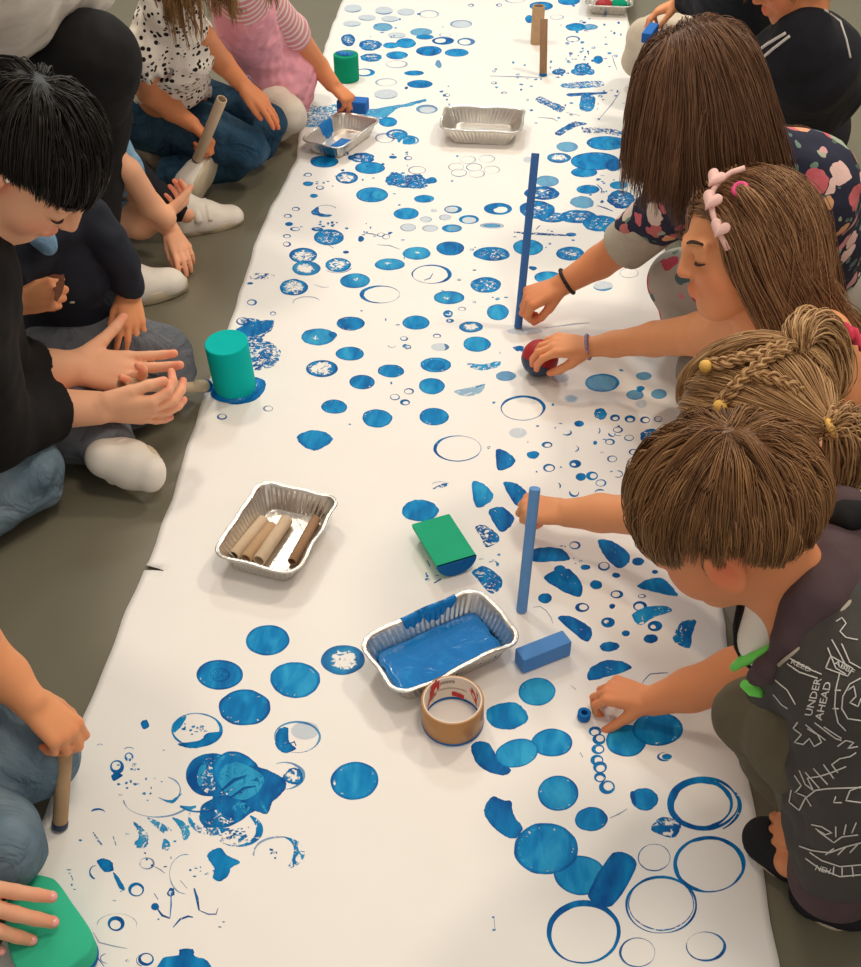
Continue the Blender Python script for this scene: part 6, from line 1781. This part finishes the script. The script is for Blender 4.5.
# biscuit
c_ = P(57, 289, .362); mb = MB(); v_ = []
for i, (a, b) in enumerate([(48, 276), (54, 274), (60, 275), (64, 274), (64.5, 285), (62, 294), (57, 302), (54, 300), (55, 292), (51, 285)]): v_.append(P(a, b, .362))
n_ = unit(CAM - c_); mb.loft([[p - n_ * .004 for p in v_], [p + n_ * .004 for p in v_]], cap0=True, cap1=True)
tag(mb.build('biscuit', M['brown'], smooth=False, bevel=.001), 'bitten brown biscuit in the fist of the child in the navy coat', 'biscuit')

# ================================================================== adult with the black trousers
R = person(60, 230, 'adult in black trousers and white shirt crouching with one knee raised', 'adult')
B = Vol(.004); hc = P(-60, -120, 1.0); nb = P(-30, -60, .84)
HB = head(B, hc, (.8, -.1, -.55), (.5, 0, .85), .23, nb, .055)
B.chain([(-30, -60, .84, 36), (-30, 0, .66, 44), (-50, 80, .36, 50)], .03); B.chain([(110, 250, .12, 12), (116, 285, .05, 13)], .01)
grow(B, 'body', SK_PALE, R)
hair(HB, R, M['hair_e'], guides=160, kids=8, length=.09, crown=(0, -.5, .8), mask=std_mask(.3, -.02, -.5), grav=.1, vol_=.12, thick=.001, tipclump=.6, seed=17)
G_ = Vol(.005); G_.chain([(-24, -50, .80, 60), (-16, -14, .68, 70), (-40, 30, .50, 70)], .04); G_.chain([(10, -40, .76, 46), (60, -26, .66, 40), (92, -14, .60, 24)], .02); G_.chain([(20, -30, .70, 46), (60, -12, .62, 38)], .02)
grow(G_, 'shirt', M['white_cloth'], R, 2, (.004, 30))
G_ = Vol(.005); G_.chain([(-60, 130, .30, 100), (10, 84, .46, 58), (90, 60, .52, 47)], .03); G_.chain([(90, 62, .52, 47), (93, 118, .37, 35), (97, 174, .26, 24), (106, 250, .12, 16)], .03)
grow(G_, 'trousers', M['black'], R, 2, (.002, 40))
shoe(R, P(88, 306, .0), P(184, 289, .0), (0, 0, 1), .105, 'shoe_white', 'sole', lbl='white shoe with cream sole', hgt=.44)

# ================================================================== child in the blue shirt, hidden behind the knee
R = person(130, 230, 'child in a pale blue denim shirt gripping a strapped white shoe behind the black knee', 'child')
B = Vol(.003); hc = P(66, 62, .46); nb = P(78, 120, .36)
HD = head(B, hc, (.75, -.3, -.55), (.5, -.15, .85), .20, nb, .042)
B.chain([(78, 120, .36, 20), (90, 160, .24, 34), (96, 200, .10, 38)], .03)
B.chain([(112, 158, .29, 15), (134, 190, .16, 12.5), (158, 215, .11, 11), (172, 232, .075, 9)], .012)
w1 = P(172, 232, .075); hand(B, w1, P(182, 250, .055) - w1, (.35, -.35, .9), -1, .125, curl=(18, 20, 24, 30), thumb=(20, 30), spread=4)
B.chain([(128, 170, .26, 13), (150, 205, .15, 12), (166, 218, .12, 10.5)], .012)
w2 = P(164, 216, .12); hand(B, w2, P(188, 200, .115) - w2, (.5, .1, -.6), 1, .135, curl=((35, 40, 20), (40, 40, 25), (40, 40, 25), (45, 40, 30)), thumb=(50, 10), spread=5)
B.chain([(112, 210, .10, 22), (140, 222, .09, 18)], .02); B.chain([(168, 200, .08, 9), (186, 214, .055, 9)], .01)
grow(B, 'body', SK_PALE, R)
hair(HD, R, M['hair_m'], guides=140, kids=8, length=.07, crown=(0, -.5, .8), mask=std_mask(.3, -.02, -.5), grav=.1, vol_=.10, thick=.001, tipclump=.6, seed=18)
G_ = Vol(.004); G_.chain([(80, 130, .34, 30), (90, 160, .25, 42), (95, 200, .10, 44)], .03); G_.chain([(100, 146, .31, 22), (124, 170, .235, 17), (132, 183, .19, 15)], .02); G_.cut(P(130, 180, .20), P(132, 183, .19) - P(114, 158, .275), .05)
grow(G_, 'shirt', M['chambray'], R, 2, (.002, 40))
G_ = Vol(.004); G_.chain([(95, 150, .16, 30), (132, 172, .16, 15), (160, 198, .09, 13), (178, 210, .065, 12)], .02); tag(grow(G_, 'leggings', M['grey_leg'] if False else M['track'], R), 'dark leggings')
shoe(R, P(174, 232, .0), P(241, 221, .0), (-.02, -.05, 1), .088, 'shoe_white', 'sole', lbl='white trainer with two straps', straps=2, hgt=.50)

# ================================================================== girl in the spotted blouse
R = person(190, 170, 'girl in a white blouse with black spots kneeling with a cardboard tube in hand', 'child')
B = Vol(.003); hc = P(186, -62, .66); nb = P(172, -6, .54)
HE = head(B, hc, (.55, -.55, -.62), (.35, -.35, .87), .20, nb, .040)
B.chain([(170, 0, .53, 18), (172, 50, .38, 34), (172, 105, .16, 36)], .03)
B.chain([(142, 50, .43, 13), (150, 92, .29, 12.5), (172, 110, .24, 10.5), (192, 124, .20, 8)], .012)
w1 = P(192, 123, .20); hand(B, w1, P(205, 136, .175) - w1, (.6, .25, .6), 1, .13, curl=((55, 60, 40), (60, 65, 40), (65, 65, 45), (70, 65, 45)), thumb=(35, 40), spread=2, tcurl=15)
B.chain([(202, 34, .44, 12), (222, 62, .33, 11), (242, 84, .275, 8.5)], .012)
w2 = P(243, 85, .275); hand(B, w2, P(260, 100, .24) - w2, (.4, -.2, .9), -1, .135, curl=((8, 8, 5), (10, 10, 8), (14, 12, 8), (30, 20, 10)), thumb=(22, 12), spread=8)
grow(B, 'body', SK_TAN, R)
band_ring(R, P(243.5, 83, .237), w2 - P(222, 62, .31), S(8.6, w2), .0032, 'bead', 'bracelet', beads=16)
hair(HE, R, M['hair_e'], guides=200, kids=10, length=.21, crown=None, initfn=lambda x, y, z: (np.sign(x) * .8, .2, -.1), mask=std_mask(.46, .0, -.62), grav=.45, vol_=.14, clump=.012, thick=.0013, seed=23, frizz=.003, wave=.006, lvar=.3, collide=[(P(172, 45, .38), .085)], steps=18)
G_ = Vol(.004); G_.chain([(170, 6, .52, 30), (173, 45, .40, 38), (170, 80, .27, 36), (172, 98, .19, 42)], .03); G_.chain([(152, 28, .47, 18), (142, 50, .43, 17.5), (146, 70, .375, 17)], .02); G_.chain([(190, 22, .47, 16), (200, 36, .43, 14)], .02)
G_.cut(P(173, 100, .17), (0.1, -.35, -1), .22); G_.cut(P(145, 66, .385), P(150, 92, .29) - P(142, 50, .43), .06)
grow(G_, 'blouse', M['dots'], R, 2, (.0035, 60))
rf = MB(); rows_ = []
cR = P(145, 64, .39)
for i in range(49):
    a = 2 * PI * i / 48; q = S(19, cR) * (1 + .14 * math.sin(9 * a)); rows_.append([cR + np.array([q * .8 * math.cos(a), q * .8 * math.sin(a), .012]), cR + np.array([q * math.cos(a), q * math.sin(a), -.004]), cR + np.array([q * 1.12 * math.cos(a), q * 1.12 * math.sin(a), -.024 + .006 * math.sin(7 * a)])])
rf.loft(rows_); o = rf.build('sleeve_frill', M['dots'], R); s_ = o.modifiers.new('t', 'SOLIDIFY'); s_.thickness = .002
G_ = Vol(.0045); G_.chain([(160, 112, .15, 36), (215, 136, .15, 25), (247, 146, .125, 23)], .006); G_.chain([(247, 148, .11, 22), (232, 166, .055, 15), (170, 172, .05, 16)], .006)
G_.chain([(185, 100, .16, 28), (250, 115, .16, 19), (270, 122, .13, 17)], .006); G_.chain([(270, 124, .12, 16), (262, 150, .05, 12), (225, 160, .05, 12)], .006); G_.chain([(132, 122, .13, 24), (175, 130, .12, 28)], .01)
grow(G_, 'jeans', M['denim_dark'], R, 2, (.003, 40))
shoe(R, P(196, 196, .045), P(218, 160, .095), (-.72, .45, .30), .092, 'shoe_white', 'sole', lbl='white trainer on its side showing its tread', hgt=.36)
bt = Vol(.004); bt.chain([(128, 138, .05, 16), (148, 142, .05, 17), (160, 156, .04, 13)], .02); tag(grow(bt, 'boot', M['shine'], R), 'shiny taupe boot')
A, Bt = P(197, 160, .12), P(222, 99, .30)
tube_thing('cardboard_tube', A, Bt, S(5.2, (A + Bt) / 2), 'card_pale', 'cardboard tube in the fist of the girl in the spotted blouse', tip='navy_paint', tiplen=.004)

# ================================================================== girl in the pink dress
R = person(280, 110, 'girl in a pink dress and striped sleeves dipping a blue block at the far left', 'child')
B = Vol(.0035); hc = P(225, -92, .66); nb = P(232, -35, .55)
HF = head(B, hc, (.6, -.45, -.6), (.45, -.3, .85), .20, nb, .040)
B.chain([(235, -25, .53, 14), (245, 15, .38, 20), (255, 60, .16, 24)], .03)
B.chain([(262, -5, .44, 13), (298, 38, .26, 12), (318, 66, .16, 10), (332, 84, .115, 8)], .012)
w1 = P(332, 84, .115); hand(B, w1, P(346, 97, .085) - w1, (.4, -.2, .9), 1, .13, curl=((40, 40, 25), (45, 42, 25), (45, 45, 30), (50, 45, 30)), thumb=(40, 30), spread=4)
grow(B, 'body', SK_TAN, R)
hair(HF, R, M['hair_e'], guides=200, kids=10, length=.24, crown=None, initfn=lambda x, y, z: (np.sign(x) * .8, .2, -.1), mask=std_mask(.46, .0, -.62), grav=.45, vol_=.14, clump=.012, thick=.0014, seed=24, frizz=.004, wave=.006, lvar=.3, collide=[(P(245, 15, .38), .08)], steps=18)
sl_a, sl_b = P(262, -5, .44), P(300, 40, .255)
M['stripe'] = striped('pink_and_white_striped_jersey', srgb(222, 150, 160), srgb(236, 222, 214), sl_b - sl_a, .026, share=.36)
G_ = Vol(.004); G_.chain([(240, -18, .52, 22), (245, 10, .40, 30)], .03); G_.chain([(258, -10, .455, 17), (292, 30, .29, 15.5), (299, 40, .25, 15)], .02); G_.cut(P(297, 37, .262), sl_b - sl_a, .06); grow(G_, 'striped_top', M['stripe'], R, 2)
G_ = Vol(.0045); G_.chain([(242, 4, .43, 31), (252, 42, .27, 33), (268, 78, .15, 36), (280, 90, .10, 34)], .03); G_.chain([(262, 40, .25, 30), (288, 66, .16, 30)], .03); tag(grow(G_, 'dress', M['softpink'], R, 2, (.004, 60)), 'soft pink dress')
G_ = Vol(.004); G_.chain([(260, 85, .14, 24), (295, 62, .15, 17), (308, 66, .11, 14)], .02); G_.chain([(308, 66, .10, 14), (300, 84, .05, 11)], .02); G_.chain([(262, 95, .12, 24), (288, 112, .11, 15), (292, 116, .09, 14)], .02); G_.chain([(292, 118, .08, 14), (280, 132, .04, 10)], .02); grow(G_, 'tights', M['tights'], R, 2, (.001, 60))
ft = MB(); ellipsoid(ft, P(302, 88, .03), (S(9, P(302, 88, .03)), .05, .028)); tag(ft.build('shoe', M['blackband'], R), 'black shoe')
A = P(353, 105, .055); ax = unit(P(367, 105, .055) - P(338, 103, .055)); ay = unit(np.cross([0, 0, 1.], ax)); mb = MB(); frame_box(mb, A, ax, ay, np.array([0, 0, 1.]), S(15, A), S(8, A), .018); tag(mb.build('foam_block', M['bluefoam_dark'], smooth=False, bevel=.004), 'blue foam block held over the streaked tray by the girl in pink', 'foam stamp')

# ================================================================== child in jeans, near left
R = person(-60, 800, 'child in faded jeans pressing a cardboard tube on the near left of the paper', 'child')
B = Vol(.003); hc = P(-150, 500, .60); nb = P(-140, 580, .48)
HG = head(B, hc, (.85, .15, -.5), (.5, .05, .86), .20, nb, .042)
B.chain([(-140, 580, .48, 40), (-130, 660, .36, 70), (-120, 780, .14, 80)], .03)
B.chain([(-95, 600, .42, 32), (-30, 640, .27, 27), (6, 676, .22, 22), (30, 702, .195, 17)], .012)
w1 = P(29, 700, .195); hand(B, w1, P(58, 726, .165) - w1, (.55, -.15, .8), 1, .13, curl=((40, 55, 35), (45, 55, 35), (50, 60, 40), (55, 60, 40)), thumb=(38, 30), spread=4, tcurl=12)
grow(B, 'body', SK_KID, R)
hair(HG, R, M['hair_m'], guides=140, kids=8, length=.07, crown=(0, -.5, .8), mask=std_mask(.3, -.02, -.5), grav=.1, vol_=.10, thick=.001, tipclump=.6, seed=19)
G_ = Vol(.0045); G_.chain([(-140, 600, .46, 60), (-130, 670, .36, 90), (-120, 770, .14, 95)], .03); G_.chain([(-100, 602, .42, 44), (-45, 632, .26, 36)], .02); grow(G_, 'shirt', M['grey_leg'], R, 2, (.002, 40))
G_ = Vol(.0045); G_.chain([(-120, 760, .14, 80), (0, 744, .10, 44), (34, 752, .085, 41)], .03); G_.chain([(34, 754, .08, 39), (-50, 800, .05, 36)], .03)
G_.chain([(-110, 830, .13, 70), (-20, 842, .09, 46), (0, 842, .085, 42)], .03); G_.chain([(0, 846, .08, 38), (-80, 880, .05, 34)], .03); grow(G_, 'jeans', M['denim'], R, 2, (.003, 40))
A, Bt = P(60, 827, .004), P(66, 736, .135); A[2] = .0055
tube_thing('cardboard_tube', A, Bt, S(7.6, (A + Bt) / 2), 'card', 'cardboard tube with a dark tip pressed down at the near left paper edge', tip='navy_paint', tiplen=.008)

# ================================================================== hand with the mint foam, bottom left
R = person(-160, 1080, 'adult hand with pink nails holding a mint foam pad at the bottom left corner', 'person')
B = Vol(.0028); hc = P(-420, 900, .72); nb = P(-400, 980, .58)
HH = head(B, hc, (.8, .35, -.5), (.46, .2, .86), .23, nb, .05)
B.chain([(-400, 980, .58, 50), (-400, 1060, .44, 90), (-400, 1200, .16, 100)], .03)
B.chain([(-330, 1010, .50, 44), (-220, 960, .22, 40), (-130, 888, .13, 27), (-100, 886, .115, 24)], .014)
w1 = P(-98, 884, .115)
tp = hand(B, w1, P(-35, 908, .098) - w1, (-.15, -.45, .85), 1, .185, curl=((10, 14, 10), (12, 16, 10), (16, 20, 12), (20, 22, 14)), thumb=(38, 30), spread=6, adult=True, tcurl=12)
grow(B, 'body', SK_PALE, R)
for p in tp[:4]:
    m2 = MB(); ellipsoid(m2, p + np.array([.001, -.002, .0052]), (.0075, .0055, .0026), [(1, -.1, -.25), (.1, 1, .3), (.25, -.3, 1)]); tag(m2.build('fingernail', M['nail'], R), 'pink nail')
hair(HH, R, M['hair_m'], guides=140, kids=8, length=.2, crown=(0, -.5, .8), mask=std_mask(.3, -.02, -.5), grav=.3, vol_=.12, thick=.0012, seed=20)
G_ = Vol(.005); G_.chain([(-400, 1000, .55, 80), (-400, 1070, .43, 120), (-400, 1200, .16, 130)], .04); G_.chain([(-335, 1012, .50, 60), (-235, 965, .25, 50), (-180, 925, .18, 40)], .03); grow(G_, 'jumper', M['grey_leg'], R, 2, (.003, 40))
G_ = Vol(.005); G_.chain([(-400, 1200, .14, 120), (-240, 1130, .12, 70)], .03); G_.chain([(-240, 1130, .11, 66), (-380, 1150, .06, 50)], .03); grow(G_, 'trousers', M['denim'], R, 2, (.003, 40))
zt = .040; outl = [(8, 884), (28, 874), (48, 876), (58, 882), (72, 902), (88, 925), (93, 938), (89, 952), (74, 964), (50, 980), (28, 985), (12, 960), (4, 920)]
pt = [P(a, b, zt) for a, b in outl]; sm = []
for i in range(len(pt)):
    p0, p1, p2, p3 = [pt[(i + k) % len(pt)] for k in (-1, 0, 1, 2)]
    for s in np.linspace(0, 1, 6)[:-1]: sm.append(.5 * ((2 * p1) + (-p0 + p2) * s + (2 * p0 - 5 * p1 + 4 * p2 - p3) * s * s + (-p0 + 3 * p1 - 3 * p2 + p3) * s ** 3))
cc_ = sum(sm) / len(sm); root = empty('foam_pad', [cc_[0], cc_[1], .005])
mb = MB(); lv = lambda q, z: [np.array([cc_[0] + (p[0] - cc_[0]) * q, cc_[1] + (p[1] - cc_[1]) * q, z]) for p in sm]
mb.loft([lv(.97, .0085), lv(1.0, .012), lv(1.0, zt - .004), lv(.985, zt - .001), lv(.95, zt)], cap0=True, cap1=True); mb.build('foam_body', M['mint'], root)
mb = MB(); mb.loft([lv(.96, .0052), lv(1.008, .0058), lv(1.008, .0125), lv(1.0, .0128)], cap0=True); tag(mb.build('painted_face', M['dry'], root), 'face dipped in blue paint')
tag(root, 'mint green foam pad held at the bottom left corner of the paper', 'foam stamp', 'foam stamps')
